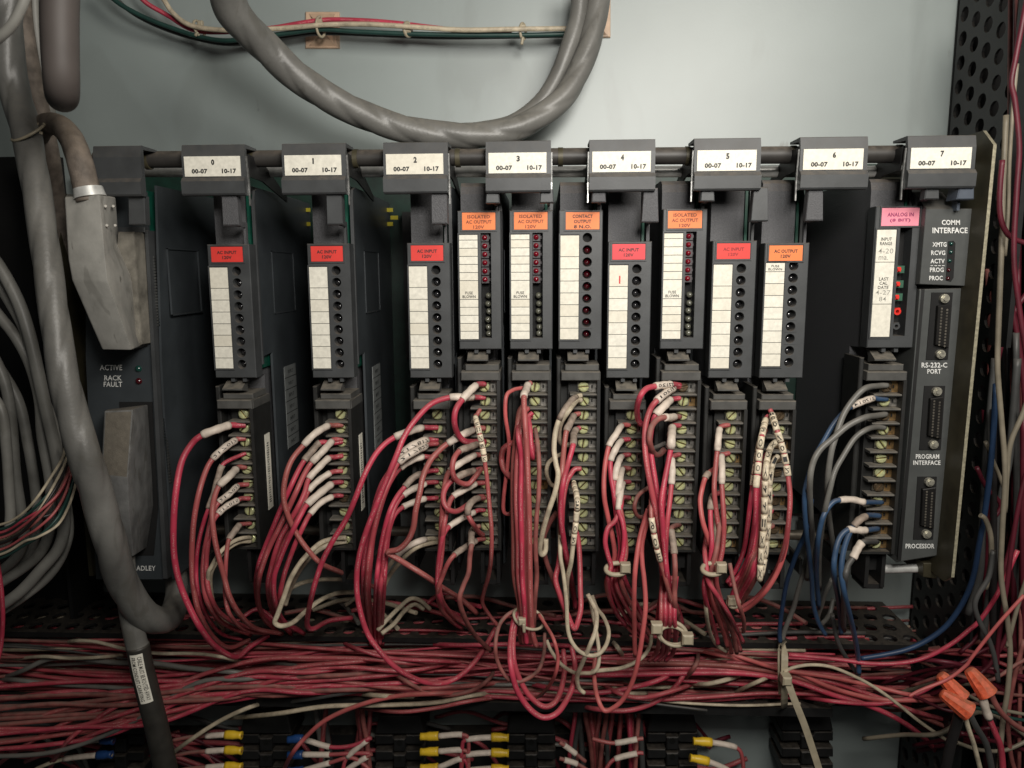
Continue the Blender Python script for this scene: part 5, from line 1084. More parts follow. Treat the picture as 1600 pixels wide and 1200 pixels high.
# ------------------------------------------------------------------ lower terminal blocks with lugs
rl = thing('mounting_rail', 'dark mounting rail behind the lower terminal blocks', 'mounting rail', P(600, 1200, .15))
mb = MB(); slab(mb, [(-60, 1149), (1010, 1147), (1010, 1230), (-60, 1230)], .150, YB-.0006); mb.obj('rail', BLACK, rl)
vb = []
for i in range(46):
    x = random.uniform(-20, 340) if i < 26 else random.uniform(470, 1000); y = random.uniform(1120, 1185); c = random.choice('rmdmcgr'); L_ = random.uniform(60, 200)
    vb.append(tube_mesh(path_of([(x, y), (x+L_*.3, y+random.uniform(-14, 10)), (x+L_*.7, y+random.uniform(-10, 24)), (x+L_, y+random.uniform(0, 60))], [(0, .148), (.5, .135), (1, .148)], 5), random.uniform(3, 4.4)*pxsize(.14), 7, WN[c][0]))
join_stuff('wire_bundle', vb, 'tangle of dark red wires behind the lower terminal blocks', 'wire bundle')
def lower_block(x0, x1, y0, label, screwx):
    c = P((x0+x1)/2, 1200, .10); t = thing('terminal_block', label, 'terminal block', c, group='black terminal blocks below the trough')
    Yf = .12; 
    mb = MB(); slab(mb, [(x0+6, y0), (x1-6, y0), (x1, y0+28), (x0, y0+28)], Yf, .16, c=.001); mb.obj('cover', BLACK, t)
    for k in range(3):
        yy = y0+30+k*25
        mb = MB(); slab(mb, [(x0, yy), (x0+(x1-x0)*.36, yy), (x0+(x1-x0)*.42, yy+10), (x0+(x1-x0)*.36, yy+14), (x0, yy+14)], Yf+.004, .16, c=.0008)
        slab(mb, [(x1, yy+14), (x0+(x1-x0)*.64, yy+14), (x0+(x1-x0)*.58, yy+10), (x0+(x1-x0)*.64, yy), (x1, yy)], Yf+.004, .16, c=.0008)
        slab(mb, [(x0+(x1-x0)*.38, yy+6), (x0+(x1-x0)*.62, yy+6), (x0+(x1-x0)*.62, yy+26), (x0+(x1-x0)*.38, yy+26)], Yf+.001, .16, c=.0008)
        mb.obj('barrier', BLACK, t)
        c = P((x0+x1)/2, yy+12, Yf+.0005); mb = MB(); mb.cyl(c, c+Vector((0, .003, 0)), .0026, 12); mb.obj('screw', mat('black_screw', (.03, .03, .028), .3, metal=.6), t)
    return t
lower_block(375, 455, 1118, 'black terminal block below the trough between yellow lugs and blue lugs', 0)
lower_block(586, 662, 1119, 'black terminal block below the trough left of the paired yellow lugs', 0)
lower_block(792, 868, 1118, 'black terminal block below the centre of the trough', 0)
lower_block(1012, 1090, 1116, 'black terminal block below the trough, red tipped wires at its left', 0)
lower_block(1222, 1302, 1114, 'black terminal block partly behind the tail of the big strap', 0)
lower_block(150, 225, 1120, 'black terminal block half hidden left of the black cable', 0)
def lug(col, pts, sleeve, label, wirec='r', Y=.088):
    """pts: lug tip, lug end / sleeve start, sleeve end, then the wire"""
    path = path_of([(p[0], p[1], Y) for p in pts], None, 6)
    o = link('wire', tube_mesh(path, 3.4*pxsize(Y), 8, WN[wirec][0])); setp(o, label, 'wire')
    if col is not None:
        sp = sub_path(path, 0, arc_len_at(path, 6), 6); n = len(sp)
        link('lug_barrel', tube_mesh(sp, [7.0*pxsize(Y)*(1.05 if i > n*.6 else .95-.12*math.sin(i*1.4)) for i in range(n)], 12, col, lump=.08, ntw=2), o, loc=(0, 0, 0))
    sp = sub_path(path, arc_len_at(path, 6)+.0003, arc_len_at(path, 12), 8)
    link('marker_sleeve', tube_mesh(sp, 4.9*pxsize(Y), 10, SLEEVE), o, loc=(0, 0, 0))
for i, y in enumerate((1149, 1173, 1198)):
    o_ = ['top', 'middle', 'lowest'][i]
    lug(YLUG, [(378, y), (352, y-1), (322, y+1), (296, y+3), (270, y+8)], 1, '%s yellow lugged wire at the left block below the trough' % o_, 'd')
    lug(YLUG, [(657, y+2), (685, y+1), (722, y-1 if i < 2 else y-12), (732, y+10), (730, y+60)], 1, '%s yellow lugged wire facing left of the centre pair' % o_)
    lug(YLUG, [(795, y+4), (768, y+3), (729, y+7), (722, y+20), (720, y+60)], 1, '%s yellow lugged wire facing right of the centre pair' % o_)
    lug(BLUG, [(450, y+7), (473, y+6), (515, y+(18 if i == 0 else 6 if i == 1 else -6)), (550, y+(16 if i == 0 else 4 if i == 1 else -14)), (578, y+4)], 1, '%s blue lugged wire right of the left block' % o_)
lug(YLUG, [(1083, 1158), (1112, 1160), (1150, 1168), (1160, 1185), (1162, 1220)], 1, 'upper yellow lugged wire right of the fourth lower block')
lug(YLUG, [(1078, 1184), (1107, 1190), (1140, 1205), (1150, 1220)], 1, 'lower yellow lugged wire right of the fourth lower block')
lug(None, [(1005, 1154), (996, 1155), (961, 1161), (940, 1158), (925, 1154)], 1, 'red tipped wire with white sleeve left of the fourth lower block, upper', 'r')
lug(None, [(1005, 1177), (996, 1177), (961, 1186), (948, 1200), (940, 1220)], 1, 'red tipped wire with curved white sleeve left of the fourth lower block, lower', 'r')
lug(None, [(580, 1153), (573, 1157), (543, 1183), (535, 1205), (530, 1225)], 1, 'slanted white sleeved red wire left of the second lower block, upper', 'r')
lug(None, [(581, 1178), (574, 1182), (540, 1205), (530, 1225)], 1, 'slanted white sleeved red wire left of the second lower block, lower', 'r')
lug(None, [(874, 1160), (881, 1164), (900, 1178), (915, 1190)], 1, 'short white sleeved wire right of the centre lower block, upper', 'd')
lug(None, [(874, 1185), (881, 1187), (902, 1194), (920, 1205)], 1, 'short white sleeved wire right of the centre lower block, lower', 'd')
lug(BLUG, [(175, 1179), (152, 1180), (100, 1186), (60, 1200), (40, 1215)], 1, 'blue lugged wire at the lower left under the trough', 'w')
lug(BLUG, [(178, 1158), (158, 1156), (140, 1158), (110, 1168), (80, 1190)], 1, 'upper blue lugged wire at the lower left', 'd')

# ------------------------------------------------------------------ big cables
def cable(name, pts, m, rpx, label, cat='cable', lump=0, twist=0, sides=24, n=10, ntw=2):
    path = path_of(pts, None, n)
    if isinstance(rpx, (list, tuple)):
        k = len(path); rs = []
        for i in range(k):
            t = i/(k-1)*(len(rpx)-1); j = min(len(rpx)-2, int(t)); rs.append((rpx[j]+(rpx[j+1]-rpx[j])*(t-j))*pxsize(path[i].y))
    else: rs = [rpx*pxsize(p.y) for p in path]
    o = link(name, tube_mesh(path, rs, sides, m, lump=lump, twist=twist, ntw=ntw)); setp(o, label, cat); return o, path
cable('cable', [(348, -30, .02), (362, 15, .03), (388, 46, .04), (415, 74, .05), (455, 112, .06), (505, 148, .07), (555, 174, .08), (605, 194, .088), (655, 206, .092), (705, 211, .095), (755, 211, .098), (805, 201, .10), (850, 178, .105), (885, 146, .11), (908, 104, .115), (926, 52, .12), (935, 2, .125), (938, -40, .13)], CABLE, [29, 25, 24, 22, 21, 20, 19, 18, 17, 17, 17], 'thick twisted grey cable hanging in a deep curve across the top of the panel', lump=.115, twist=78, ntw=3, sides=36, n=16)
cable('cable', [(740, 206, .115), (800, 193, .115), (845, 160, .118), (872, 118, .12), (890, 70, .12), (903, 25, .122), (908, -40, .122)], CABLE, 13, 'thinner grey cable hugging the inside right of the deep curve', sides=18)
cable('cable', [(20, -60, .0), (10, 20, .0), (14, 100, .0), (27, 155, .0), (42, 213, -.01), (57, 295, -.02), (71, 390, -.03), (86, 500, -.04), (98, 580, -.045), (114, 650, -.045), (132, 710, -.045), (152, 775, -.04), (171, 840, -.035), (188, 900, -.02), (212, 945, -.005), (240, 968, .01), (262, 966, .03), (274, 945, .05), (277, 915, .06), (270, 880, .07)], CABLE, [22, 23, 22, 21, 21, 22, 24, 26, 26, 25, 24, 22, 19, 17], 'long thick grey cable running down the left side and bending back at the bottom', lump=.10, twist=70, ntw=3, sides=36, n=16)
cable('cable', [(192, 840, .02), (195, 890, .0), (202, 950, .0), (212, 1000, .0), (216, 1013, .0)], CABLE, [17, 17, 18], 'upper grey part of the cable leaving the lower grey connector', sides=20)
o, pth = cable('cable', [(215, 1008, .0), (222, 1045, .0), (232, 1085, .0), (247, 1145, .0), (262, 1215, .0)], SHRINK, [18.5, 19, 19], 'black heat shrunk cable with a white warning label at lower left', sides=24)
# warning label wrapped on the cable
def wrap_patch(path, s0, s1, a0, a1, r, m, lines, parent):
    sp = sub_path(path, s0, s1, 10); T, R = frames(sp); v = []; f = []; K = 6
    for i, c in enumerate(sp):
        B = T[i].cross(R[i])
        for k in range(K+1):
            a = a0+(a1-a0)*k/K; v.append(c+(R[i]*math.cos(a)+B*math.sin(a))*r)
    for i in range(len(sp)-1):
        for k in range(K): f.append((i*(K+1)+k, i*(K+1)+k+1, (i+1)*(K+1)+k+1, (i+1)*(K+1)+k))
    lab = link('warning_label', mesh_from(v, f, m, smooth=True), parent, loc=(0, 0, 0))
    mb = MB(); n = len(sp)-1
    for li, s in enumerate(lines):
        tv, tf = text_geo(s, .01); out = []
        for a, b in tv:
            t = (.05+.9*a)*n; i = min(n-1, int(t)); c = sp[i].lerp(sp[i+1], t-i); B = T[i].cross(R[i])
            ang = a0+(a1-a0)*((.56 if li == 0 else .10)+.32*b); out.append(c+(R[i]*math.cos(ang)+B*math.sin(ang))*(r+.00015))
        mb.add(out, tf)
    link('lettering', mesh_from(mb.v, mb.f, INK), lab, loc=(0, 0, 0))
wrap_patch(pth, arc_len_at(pth, 2), arc_len_at(pth, 21), .85, -.25, 19.3*pxsize(0), PAPER, ['CABLE MUST BE ROUTED AWAY', 'FROM CONDUIT CARRYING'], o)
# dark blurred cables upper left
cable('cable', [(95, -50, -.10), (93, 20, -.10), (94, 80, -.10), (96, 125, -.098), (97, 146, -.09), (97, 150, -.07), (97, 130, -.05), (96, 60, -.04), (96, -40, -.04)], mat('dark_brown_jacket', (.085, .072, .066), .6, var=.1, nscale=30),  [27, 26, 24, 20, 20], 'blurred brownish cable loop hanging at the upper left corner', sides=24)  # smooth jacket, dark brown by its own colour
cable('cable', [(52, -40, .06), (55, 30, .06), (62, 90, .06), (72, 150, .06), (80, 200, .06)], CABLE2, 10, 'pale thin cable behind the blurred loop at upper left', sides=14)
cable('cable', [(28, -40, .03), (34, 40, .03), (48, 120, .03), (62, 180, .03), (75, 240, .03), (86, 320, .05), (98, 420, .06), (108, 520, .07)], BCABLE, 16, 'dark dusty cable behind the long thick grey cable', sides=18)
cable('cable', [(48, -30, -.14), (34, 10, -.14), (16, 42, -.14), (-12, 66, -.14), (-50, 86, -.14)], CABLE2, 7.5, 'pale cable cutting across the extreme upper left corner', sides=14)
cable('cable', [(58, 232, .04), (60, 210, .02), (74, 194, .0), (95, 198, -.01), (112, 218, -.015), (124, 250, -.02), (133, 285, -.02), (140, 315, -.02)], BCABLE, [15, 16, 17, 18, 19, 19], 'dust caked cable arching into the pale upper connector', lump=.02, twist=300)
# grey cable bundle far left
for i, (p, r) in enumerate((([(-30, 380), (0, 418), (28, 470), (45, 520), (58, 575), (72, 640), (86, 700), (98, 770), (101, 815), (92, 855), (64, 890), (25, 930), (-30, 965)], 9.5),
  ([(-30, 460), (0, 495), (27, 530), (48, 572), (62, 625), (66, 680), (78, 750), (80, 810), (68, 855), (40, 885), (-30, 930)], 8.5),
  ([(-30, 520), (5, 590), (17, 650), (24, 740), (32, 795), (38, 838), (26, 870), (-5, 895), (-40, 905)], 8.5),
  ([(-10, 560), (28, 625), (44, 695), (55, 765), (58, 820), (44, 868), (12, 900), (-30, 916)], 8),
  ([(-30, 600), (2, 640), (10, 700), (14, 760), (16, 810), (8, 850), (-30, 880)], 8),
  ([(-30, 400), (5, 455), (36, 510), (52, 560), (60, 600), (82, 660), (92, 720), (104, 790), (106, 840), (84, 890), (40, 930), (-30, 975)], 8))):
    cable('cable', [(x, y, .0+.012*(i % 4)) for x, y in p], CABLE2, r, '%s of the pale grey cables bowed along the left edge' % ['foremost thick one', 'second thick one', 'inner one', 'middle one', 'leftmost one', 'rearmost outer one'][i], sides=14)
for i, (c, off) in enumerate((('w', 0), ('e', 7), ('r', 12), ('k', 17), ('w', 24), ('d', 30), ('r', 38), ('e', 44), ('k', 28), ('r', 20), ('e', 52), ('w', 46))):
    y0 = [0, 20, 40, 58][i % 4]
    wire(c, [(103+i*1.5, 690+y0*.9+off*.2), (98+i, 715+y0+off*.3), (80+i, 745+y0*.8+off*.6), (60, 775+y0*.3+off), (38, 800+off), (10, 817+off), (-30, 825+off*1.1)], 'thin %s wire, %s of the coloured strands at the left edge' % (WN[c][1], ['topmost', 'second', 'third', 'fourth', 'fifth', 'sixth', 'seventh', 'eighth', 'ninth', 'tenth', 'eleventh', 'lowest'][i]), prof=[(0, -.01), (.5, -.03), (1, -.02)], r=2.5, jit=-.001*i)
wire('r', [(-4, 880), (2, 920), (4, 965), (1, 1010), (-6, 1040)], 'red wire grazing the extreme left edge', prof=[(0, -.02), (1, 0)], r=4)

# connectors on the adapter
def hood(name, secs, mats, label):
    """secs: list of sections from top to bottom, each 4 (px,py,Y): left-back, left-front, ridge, right-back"""
    t = thing(name, label, 'connector', P(secs[-1][1][0], secs[-1][1][1], .02))
    V = []; F = []; MI = []
    for s in secs: V += [P(*q) for q in s]
    n = len(secs)
    for i in range(n-1):
        for k in range(4):
            F.append((i*4+k, i*4+(k+1) % 4, (i+1)*4+(k+1) % 4, (i+1)*4+k)); MI.append(mats[1][i] if k == 1 else 0)
    F += [(0, 1, 2, 3), tuple(4*(n-1)+k for k in (3, 2, 1, 0))]; MI += [mats[1][0] if len(mats[0]) > 1 and mats[1][0] else 0, 0]
    me = mesh_from(V, F, mats[0], mi=MI); bm = bmesh.new(); bm.from_mesh(me); bmesh.ops.recalc_face_normals(bm, faces=bm.faces)
    bmesh.ops.bevel(bm, geom=list(bm.edges), offset=.0011, segments=2, affect='EDGES', profile=.6)
    for q in bm.faces: q.smooth = True
    bm.to_mesh(me); bm.free(); me.set_sharp_from_angle(angle=math.radians(35))
    link('shell', me, t); return t
h1 = hood('cable_connector', [((104, 303, .03), (101, 308, -.022), (155, 304, -.028), (181, 308, .0)), ((110, 400, .03), (107, 405, -.022), (164, 400, -.03), (186, 375, .03)), ((116, 436, .03), (113, 438, -.022), (168, 440, -.03), (214, 440, .03)), ((162, 545, .03), (160, 546, -.012), (206, 547, -.016), (222, 540, .03))], ([HOOD], [0, 0, 0]), 'pale dusty angular cable connector plugged into the top of the adapter')
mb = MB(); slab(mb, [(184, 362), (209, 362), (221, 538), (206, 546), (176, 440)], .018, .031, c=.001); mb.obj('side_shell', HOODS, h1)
for (x, y, Y) in ((165, 322, -.018), (177, 322, -.006), (167, 352, -.018), (180, 352, -.006)):
    c = P(x, y, Y); mb = MB(); mb.cyl(c, c+Vector((-.0015, .003, 0)), .0008, 10); mb.obj('rivet', mat('dull_rivet', (.42, .40, .36), .6, metal=.2), h1, smooth=True)
mb = MB(); c = P(141, 306, -.02); mb.cyl(c+Vector((0, 0, -.001)), c+Vector((-.001, 0, .0045)), .0088, 20, r1=.0080); mb.obj('collar', STEEL, h1, smooth=True)
h2 = hood('cable_connector', [((166, 640, .03), (163, 642, -.018), (208, 640, -.022), (231, 632, .03)), ((160, 740, .03), (158, 744, -.02), (200, 748, -.026), (238, 745, .03)), ((168, 790, .03), (166, 794, -.02), (202, 800, -.024), (240, 790, .03)), ((190, 866, .03), (186, 872, -.010), (209, 869, -.014), (229, 856, .03))], ([HOOD2, HOODD], [1, 0, 0]), 'grey cable connector caked with brown dust in the lower adapter socket')
# ------------------------------------------------------------------ top thin wires and ties
tw = [('e', [(150, -30), (182, 2), (225, 27), (275, 46), (315, 58), (355, 64), (400, 58), (450, 52), (500, 46), (560, 50), (650, 53), (750, 55), (830, 55), (900, 53), (940, 50)], 'green wire of the thin bundle along the top of the panel', 3.8),
      ('c', [(160, -30), (200, 15), (260, 46), (330, 66), (380, 68), (440, 60), (500, 52), (580, 54), (680, 58), (780, 58), (900, 55)], 'dark grey green wire under the thin bundle along the top', 3.4),
      ('r', [(200, -30), (225, 2), (262, 24), (300, 46), (350, 50), (420, 45), (470, 36), (512, 31), (570, 32), (620, 36), (675, 43), (740, 50), (800, 52)], 'crimson wire of the thin bundle along the top of the panel', 3.8),
      ('w', [(240, -30), (256, 0), (272, 22), (298, 40), (345, 47), (412, 46), (460, 43), (510, 39), (575, 38), (650, 43), (725, 47), (800, 46), (880, 45), (935, 43)], 'cream printed wire of the thin bundle along the top of the panel', 4.0)]
for i, (c, p, l, r) in enumerate(tw): wire(c, p, l, prof=[(0, .135), (.2, .142), (1, .142)], r=r, jit=[-.001, .006, .002, -.005][i])
def mount(x0, y0, x1, y1, label):
    t = thing('cable_tie_mount', label, 'cable mount', P((x0+x1)/2, y1, YB))
    mb = MB(); slab(mb, [(x0, y0), (x1, y0), (x1, y1), (x0, y1)], YB-.0025, YB-.0002, c=.0006); mb.obj('base', MOUNT, t)
    cx, cy = (x0+x1)/2, (y0+y1)/2; w_ = (x1-x0)
    mb = MB(); q = [P(cx-w_*.4, y0+3, YB-.0025), P(cx+w_*.4, y0+3, YB-.0025), P(cx+5, cy-6, YB-.009), P(cx-5, cy-6, YB-.009)]; mb.add(q, [(0, 1, 2, 3)])
    q = [P(cx-w_*.4, y1-3, YB-.0025), P(cx+w_*.4, y1-3, YB-.0025), P(cx+5, cy+6, YB-.009), P(cx-5, cy+6, YB-.009)]; mb.add(q, [(0, 1, 2, 3)])
    mb.obj('saddle', MOUNT, t)
mount(477, 18, 530, 75, 'tan square adhesive mount holding the thin wires on the panel')
mount(900, -6, 954, 58, 'tan adhesive mount mostly hidden by the hanging cable')
def tie(cx, cy, Y, rx, ry, label, w_=4, tilt=0, head=(0, 0), tail=None, hs=5):
    """nylon strap round a bundle: ring centred at a photo point, rx/ry half sizes in photo px, depth equal to rx"""
    t = thing('cable_tie', label, 'cable tie', P(cx, cy, Y)); s = pxsize(Y); path = []
    axis_h = rx > ry
    for k in range(33):
        a = 2*math.pi*k/32
        if axis_h: p = Vector((math.cos(a)*rx, math.sin(a)*rx*.7, ry*math.sin(a)))
        else: p = Vector((rx*math.sin(a), math.sin(a)*ry*.6, math.cos(a)*ry))
        ca, sa = math.cos(tilt), math.sin(tilt); p = Vector((p.x*ca-p.z*sa, p.y, p.x*sa+p.z*ca))
        path.append(P(cx, cy, Y)+p*s)
    link('strap', tube_mesh(path, w_*.5*s, 8, TIE), t)
    h = P(cx+head[0], cy+head[1], Y-min(rx, 30)*s*.75); mb = MB(); k = hs*s; mb.box(h.x-k, h.x+k, h.y-k*.8, h.y+k*.8, h.z-k, h.z+k, c=k*.3); mb.obj('head', TIE, t)
    if tail: link('tail', tube_mesh(path_of([(p[0], p[1], Y-.014) for p in tail], None, 5), w_*.55*s, 8, TIE), t)
tie(311, 45, .142, 4, 12, 'small nylon tie round the thin wires, leftmost, by the hanging cable', 4, .3, (2, -8), [(309, 50), (305, 56)], hs=4)
tie(501, 42, .142, 4, 14, 'small nylon tie on the tan mount', 4, 0, (-2, -8), None, 4)
tie(637, 46, .142, 4, 9, 'small nylon tie round the thin wires between mount and centre', 6, 0, (0, 0), None, 5)
tie(817, 49, .142, 4, 11, 'small nylon tie round the thin wires near the right hanging cable', 4, 0, (0, -6), [(817, 58), (815, 70)], 4)
tie(826, 966, -.008, 26, 9, 'nylon tie cinching the thick straight red bundle', 5, -.35, (-10, 5), [(818, 974), (819, 988)], 6)
tie(963, 889, -.020, 17, 5, 'broad nylon tie with square head round the fan below the raspberry tagged module', 8, .08, (14, -2), None, 8)
tie(1113, 889, -.020, 16, 5, 'broad nylon tie with square head round the fan below the faded red tag module', 8, .08, (14, -2), None, 8)
tie(1050, 989, -.010, 24, 12, 'nylon tie pair with two bulky knots under latch 5', 7, -.1, (-24, -8), None, 9)
tie(1052, 994, -.012, 22, 9, 'second nylon tie beside the bulky knot under latch 5', 6, -.15, (22, 4), None, 9)
tie(1146, 941, .01, 9, 6, 'nylon tie head where the AC output wires gather', 6, .2, (-2, -2), None, 7)
0 and tie(582, 940, .0, 22, 7, 'thin grey tie round the lower part of the third bundle', 3, .25, (-20, 4), None, 4)
0 and tie(598, 985, .03, 14, 9, 'small nylon tie by the trough cover at the third bundle', 5, .5, (0, 12), None, 5)
tie(44, 206, -.014, 27, 13, 'pale nylon loop around the long grey cable at upper left', 4.5, .35, (20, 2), None, 2)
# big strap
t = thing('cable_tie', 'large yellowed nylon strap round the trough bundle with a long hanging tail', 'cable tie', P(1226, 1060, .05))
def strap(pts, w_, Y, parent, name, th=.0012):
    P_ = catmull([P(x, y, Yq) for x, y, Yq in pts], 5); mb = MB(); v = []; f = []
    for i, c in enumerate(P_):
        d = (P_[min(i+1, len(P_)-1)]-P_[max(i-1, 0)]); d.y = 0; d.normalize(); s = Vector((d.z, 0, -d.x))*w_*pxsize(Y)*.5
        v += [c-s, c+s, c+s+Vector((0, th, 0)), c-s+Vector((0, th, 0))]
    for i in range(len(P_)-1):
        for k in range(4): f.append((i*4+k, i*4+(k+1) % 4, (i+1)*4+(k+1) % 4, (i+1)*4+k))
    f += [(0, 1, 2, 3), tuple(len(v)-4+k for k in (3, 2, 1, 0))]
    mb.add(v, f); mb.obj(name, TIE, parent)
strap([(1222, 1003, .09), (1226, 1010, .055), (1226, 1050, .045), (1226, 1100, .055), (1226, 1107, .09)], 11, .05, t, 'strap')
strap([(1219, 1003, .095), (1218, 1012, .058), (1218, 1050, .05), (1219, 1085, .058)], 5, .05, t, 'strap_edge')
strap([(1232, 1068, .038), (1242, 1095, .036), (1256, 1130, .036), (1268, 1165, .036), (1280, 1202, .036)], 11, .04, t, 'tail')
c = P(1231, 1066, .036); mb = MB(); k = .0032; mb.box(c.x-k, c.x+k, c.y, c.y+.008, c.z-k, c.z+k, c=.001); mb.obj('head', TIE, t)

# ------------------------------------------------------------------ wire nuts
def nut(tip, base, r0, r1, label, Y=.0):
    a = P(tip[0], tip[1], Y-.002); b = P(base[0], base[1], Y-.008); t = thing('wire_nut', label, 'wire connector', b); d = (b-a).normalized(); o1 = d.orthogonal().normalized(); o2 = d.cross(o1)
    s = pxsize(Y); n = 36; prof = [(0, r0*.55), (.03, r0*.9), (.1, r0), (.5, (r0+r1)/2), (.85, r1*.95), (.93, r1*1.08), (1, r1*1.1)]; v = []; f = []
    L = (b-a).length
    for tt, r in prof:
        for k in range(n):
            rr = r*s*(1+(.11 if (k % 4 == 0 and .05 < tt < .9) else 0)); an = 2*math.pi*k/n; v.append(a+d*L*tt+(o1*math.cos(an)+o2*math.sin(an))*rr)
    m = len(prof)
    for k in range(n): v.append(b+(o1*math.cos(2*math.pi*k/n)+o2*math.sin(2*math.pi*k/n))*r1*.85*s)
    for k in range(n): v.append(b-d*L*.25+(o1*math.cos(2*math.pi*k/n)+o2*math.sin(2*math.pi*k/n))*r1*.7*s)
    m += 2
    for i in range(m-1):
        for k in range(n): f.append((i*n+k, i*n+(k+1) % n, (i+1)*n+(k+1) % n, (i+1)*n+k))
    f += [tuple(range(n)), tuple((m-1)*n+k for k in range(n))]
    mb = MB(); mb.add(v, f); mb.obj('shell', NUT, t, smooth=True); return t
nut((1468, 1053), (1503, 1090), 9, 13, 'upper orange wire nut of the touching pair at lower right', .006)
nut((1470, 1082), (1514, 1112), 8, 15, 'lower orange wire nut of the touching pair, brightest', -.006)
nut((1513, 1045), (1543, 1084), 9, 15, 'orange wire nut standing apart at right with red and white wires', .0)
R_ = [('k', [(1500, 1105), (1495, 1130), (1485, 1165), (1475, 1215)], 9, 'thick black wire dropping from the lower wire nut'),
 ('w', [(1506, 1108), (1512, 1135), (1522, 1165), (1535, 1215)], 4.2, 'cream wire dropping from the lower wire nut'),
 ('c', [(1510, 1106), (1525, 1135), (1542, 1165), (1552, 1215)], 5.5, 'grey green wire dropping from the lower wire nut'),
 ('r', [(1534, 1078), (1538, 1100), (1546, 1122), (1555, 1145), (1564, 1170), (1568, 1215)], 5.4, 'red wire with worn cream end under the right wire nut'),
 ('d', [(1546, 1078), (1556, 1100), (1572, 1122), (1600, 1140), (1640, 1150)], 5, 'brown red wire curving right from the right wire nut'),
 ('p', [(1600, 930), (1560, 975), (1520, 1025), (1508, 1040), (1480, 1062), (1440, 1078), (1420, 1088)], 3, 'thin salmon wire slanting behind the wire nuts')]
for c, p, r, l in R_: wire(c, p, l, prof=[(0, -.008), (1, .0)], r=r, sl=(0, 2) if 'worn cream' in l else None)
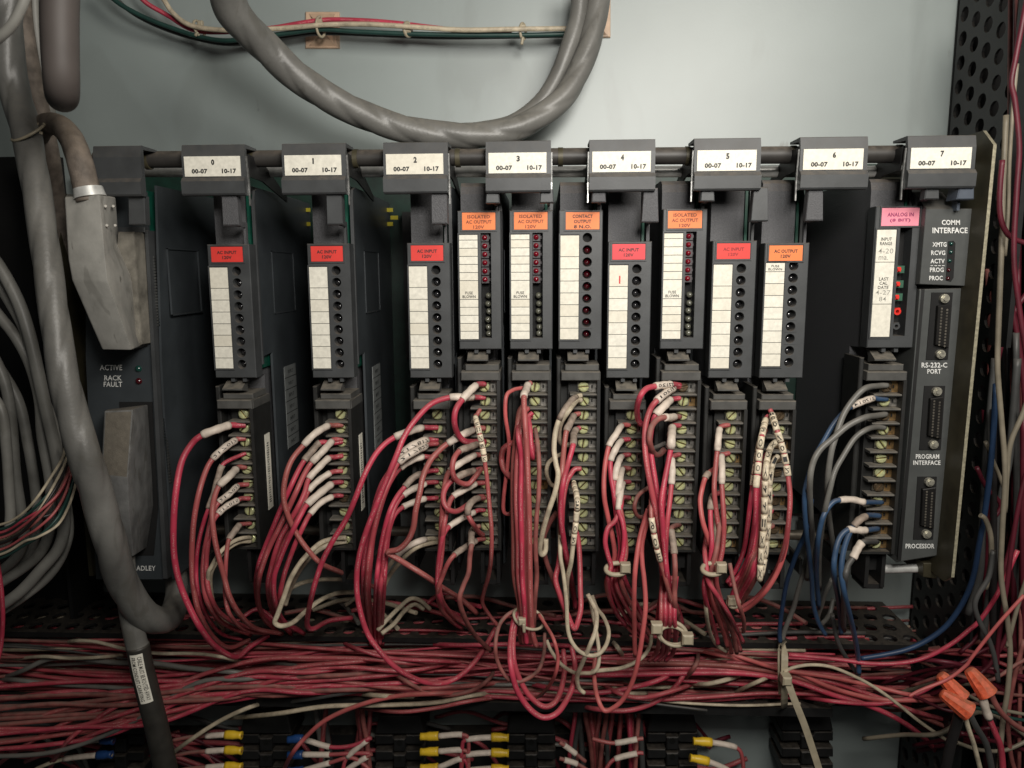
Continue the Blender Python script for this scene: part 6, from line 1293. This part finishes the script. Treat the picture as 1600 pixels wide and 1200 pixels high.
# vertical wires at the right edge
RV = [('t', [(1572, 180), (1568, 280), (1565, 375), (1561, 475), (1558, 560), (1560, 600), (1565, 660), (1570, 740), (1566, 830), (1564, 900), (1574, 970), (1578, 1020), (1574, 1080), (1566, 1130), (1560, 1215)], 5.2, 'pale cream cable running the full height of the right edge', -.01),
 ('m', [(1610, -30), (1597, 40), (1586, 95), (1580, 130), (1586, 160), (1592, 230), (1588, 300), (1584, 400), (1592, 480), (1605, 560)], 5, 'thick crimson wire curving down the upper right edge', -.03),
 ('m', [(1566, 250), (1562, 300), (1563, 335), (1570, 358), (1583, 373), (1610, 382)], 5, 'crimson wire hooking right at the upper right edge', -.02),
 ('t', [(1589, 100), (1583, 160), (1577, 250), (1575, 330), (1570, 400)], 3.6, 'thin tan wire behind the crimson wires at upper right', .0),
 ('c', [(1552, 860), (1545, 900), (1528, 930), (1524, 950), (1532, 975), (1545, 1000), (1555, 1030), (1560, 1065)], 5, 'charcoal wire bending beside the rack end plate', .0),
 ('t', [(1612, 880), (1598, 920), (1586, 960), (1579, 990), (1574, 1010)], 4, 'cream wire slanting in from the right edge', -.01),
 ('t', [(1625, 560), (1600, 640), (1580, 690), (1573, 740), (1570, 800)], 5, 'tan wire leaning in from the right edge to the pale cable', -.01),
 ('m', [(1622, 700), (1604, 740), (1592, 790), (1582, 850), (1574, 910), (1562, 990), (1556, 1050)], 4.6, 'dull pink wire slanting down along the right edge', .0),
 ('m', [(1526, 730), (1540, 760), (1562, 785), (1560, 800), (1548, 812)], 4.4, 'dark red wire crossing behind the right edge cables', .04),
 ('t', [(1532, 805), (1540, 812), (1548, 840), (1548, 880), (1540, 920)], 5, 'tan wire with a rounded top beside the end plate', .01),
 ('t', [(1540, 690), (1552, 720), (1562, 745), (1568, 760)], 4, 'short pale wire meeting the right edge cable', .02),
 ('m', [(1625, 430), (1590, 480), (1570, 520), (1558, 570), (1550, 620)], 4.6, 'shade-darkened red wire crossing the right edge at mid height', .05),
 ('m', [(1570, 390), (1580, 470), (1592, 540), (1600, 600), (1605, 700)], 5, 'shade-darkened red wire falling behind the right edge', .05),
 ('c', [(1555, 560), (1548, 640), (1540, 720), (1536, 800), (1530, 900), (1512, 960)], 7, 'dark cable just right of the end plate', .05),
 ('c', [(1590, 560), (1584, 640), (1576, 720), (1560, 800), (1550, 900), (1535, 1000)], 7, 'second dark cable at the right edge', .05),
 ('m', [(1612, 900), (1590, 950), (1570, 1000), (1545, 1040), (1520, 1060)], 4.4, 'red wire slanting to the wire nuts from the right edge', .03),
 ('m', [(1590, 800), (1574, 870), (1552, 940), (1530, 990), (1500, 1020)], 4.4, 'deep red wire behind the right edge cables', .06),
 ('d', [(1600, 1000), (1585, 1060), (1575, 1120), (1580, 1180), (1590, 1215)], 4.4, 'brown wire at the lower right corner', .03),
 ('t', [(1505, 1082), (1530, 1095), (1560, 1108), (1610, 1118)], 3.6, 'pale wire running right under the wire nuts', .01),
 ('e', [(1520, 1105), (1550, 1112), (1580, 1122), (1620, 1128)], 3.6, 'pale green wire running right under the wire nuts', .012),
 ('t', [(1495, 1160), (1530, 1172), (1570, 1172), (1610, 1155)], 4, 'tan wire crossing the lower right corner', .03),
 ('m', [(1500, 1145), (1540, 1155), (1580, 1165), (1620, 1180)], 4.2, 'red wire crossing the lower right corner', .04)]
vb = []
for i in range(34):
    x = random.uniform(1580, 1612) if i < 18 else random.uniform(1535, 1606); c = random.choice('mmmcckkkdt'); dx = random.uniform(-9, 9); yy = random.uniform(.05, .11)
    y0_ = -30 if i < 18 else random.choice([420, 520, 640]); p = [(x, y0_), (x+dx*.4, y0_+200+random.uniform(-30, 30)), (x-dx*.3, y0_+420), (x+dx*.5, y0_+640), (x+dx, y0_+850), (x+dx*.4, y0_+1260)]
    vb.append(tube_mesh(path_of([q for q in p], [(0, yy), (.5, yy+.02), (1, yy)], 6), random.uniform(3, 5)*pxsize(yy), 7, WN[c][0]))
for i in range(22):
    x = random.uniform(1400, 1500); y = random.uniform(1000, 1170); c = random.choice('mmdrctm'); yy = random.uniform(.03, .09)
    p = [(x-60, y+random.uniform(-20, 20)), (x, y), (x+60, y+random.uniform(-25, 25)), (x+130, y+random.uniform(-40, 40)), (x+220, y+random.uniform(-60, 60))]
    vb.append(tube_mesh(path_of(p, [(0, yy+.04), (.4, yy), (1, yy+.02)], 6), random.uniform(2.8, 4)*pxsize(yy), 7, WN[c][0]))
join_stuff('wire_bundle', vb, 'crowded shade-darkened red and black wires in the shade at the right edge', 'wire bundle')
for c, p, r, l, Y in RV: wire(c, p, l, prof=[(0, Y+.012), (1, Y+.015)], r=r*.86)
print('objects', len(bpy.data.objects), 'tris', sum(len(o.data.loop_triangles) if hasattr(o.data, 'loop_triangles') else 0 for o in bpy.data.objects if o.type == 'MESH'))
for o in bpy.data.objects:
    if 'label' in o and len(o['label'].split()) > 16: print('LONG', o.name, len(o['label'].split()), o['label'])
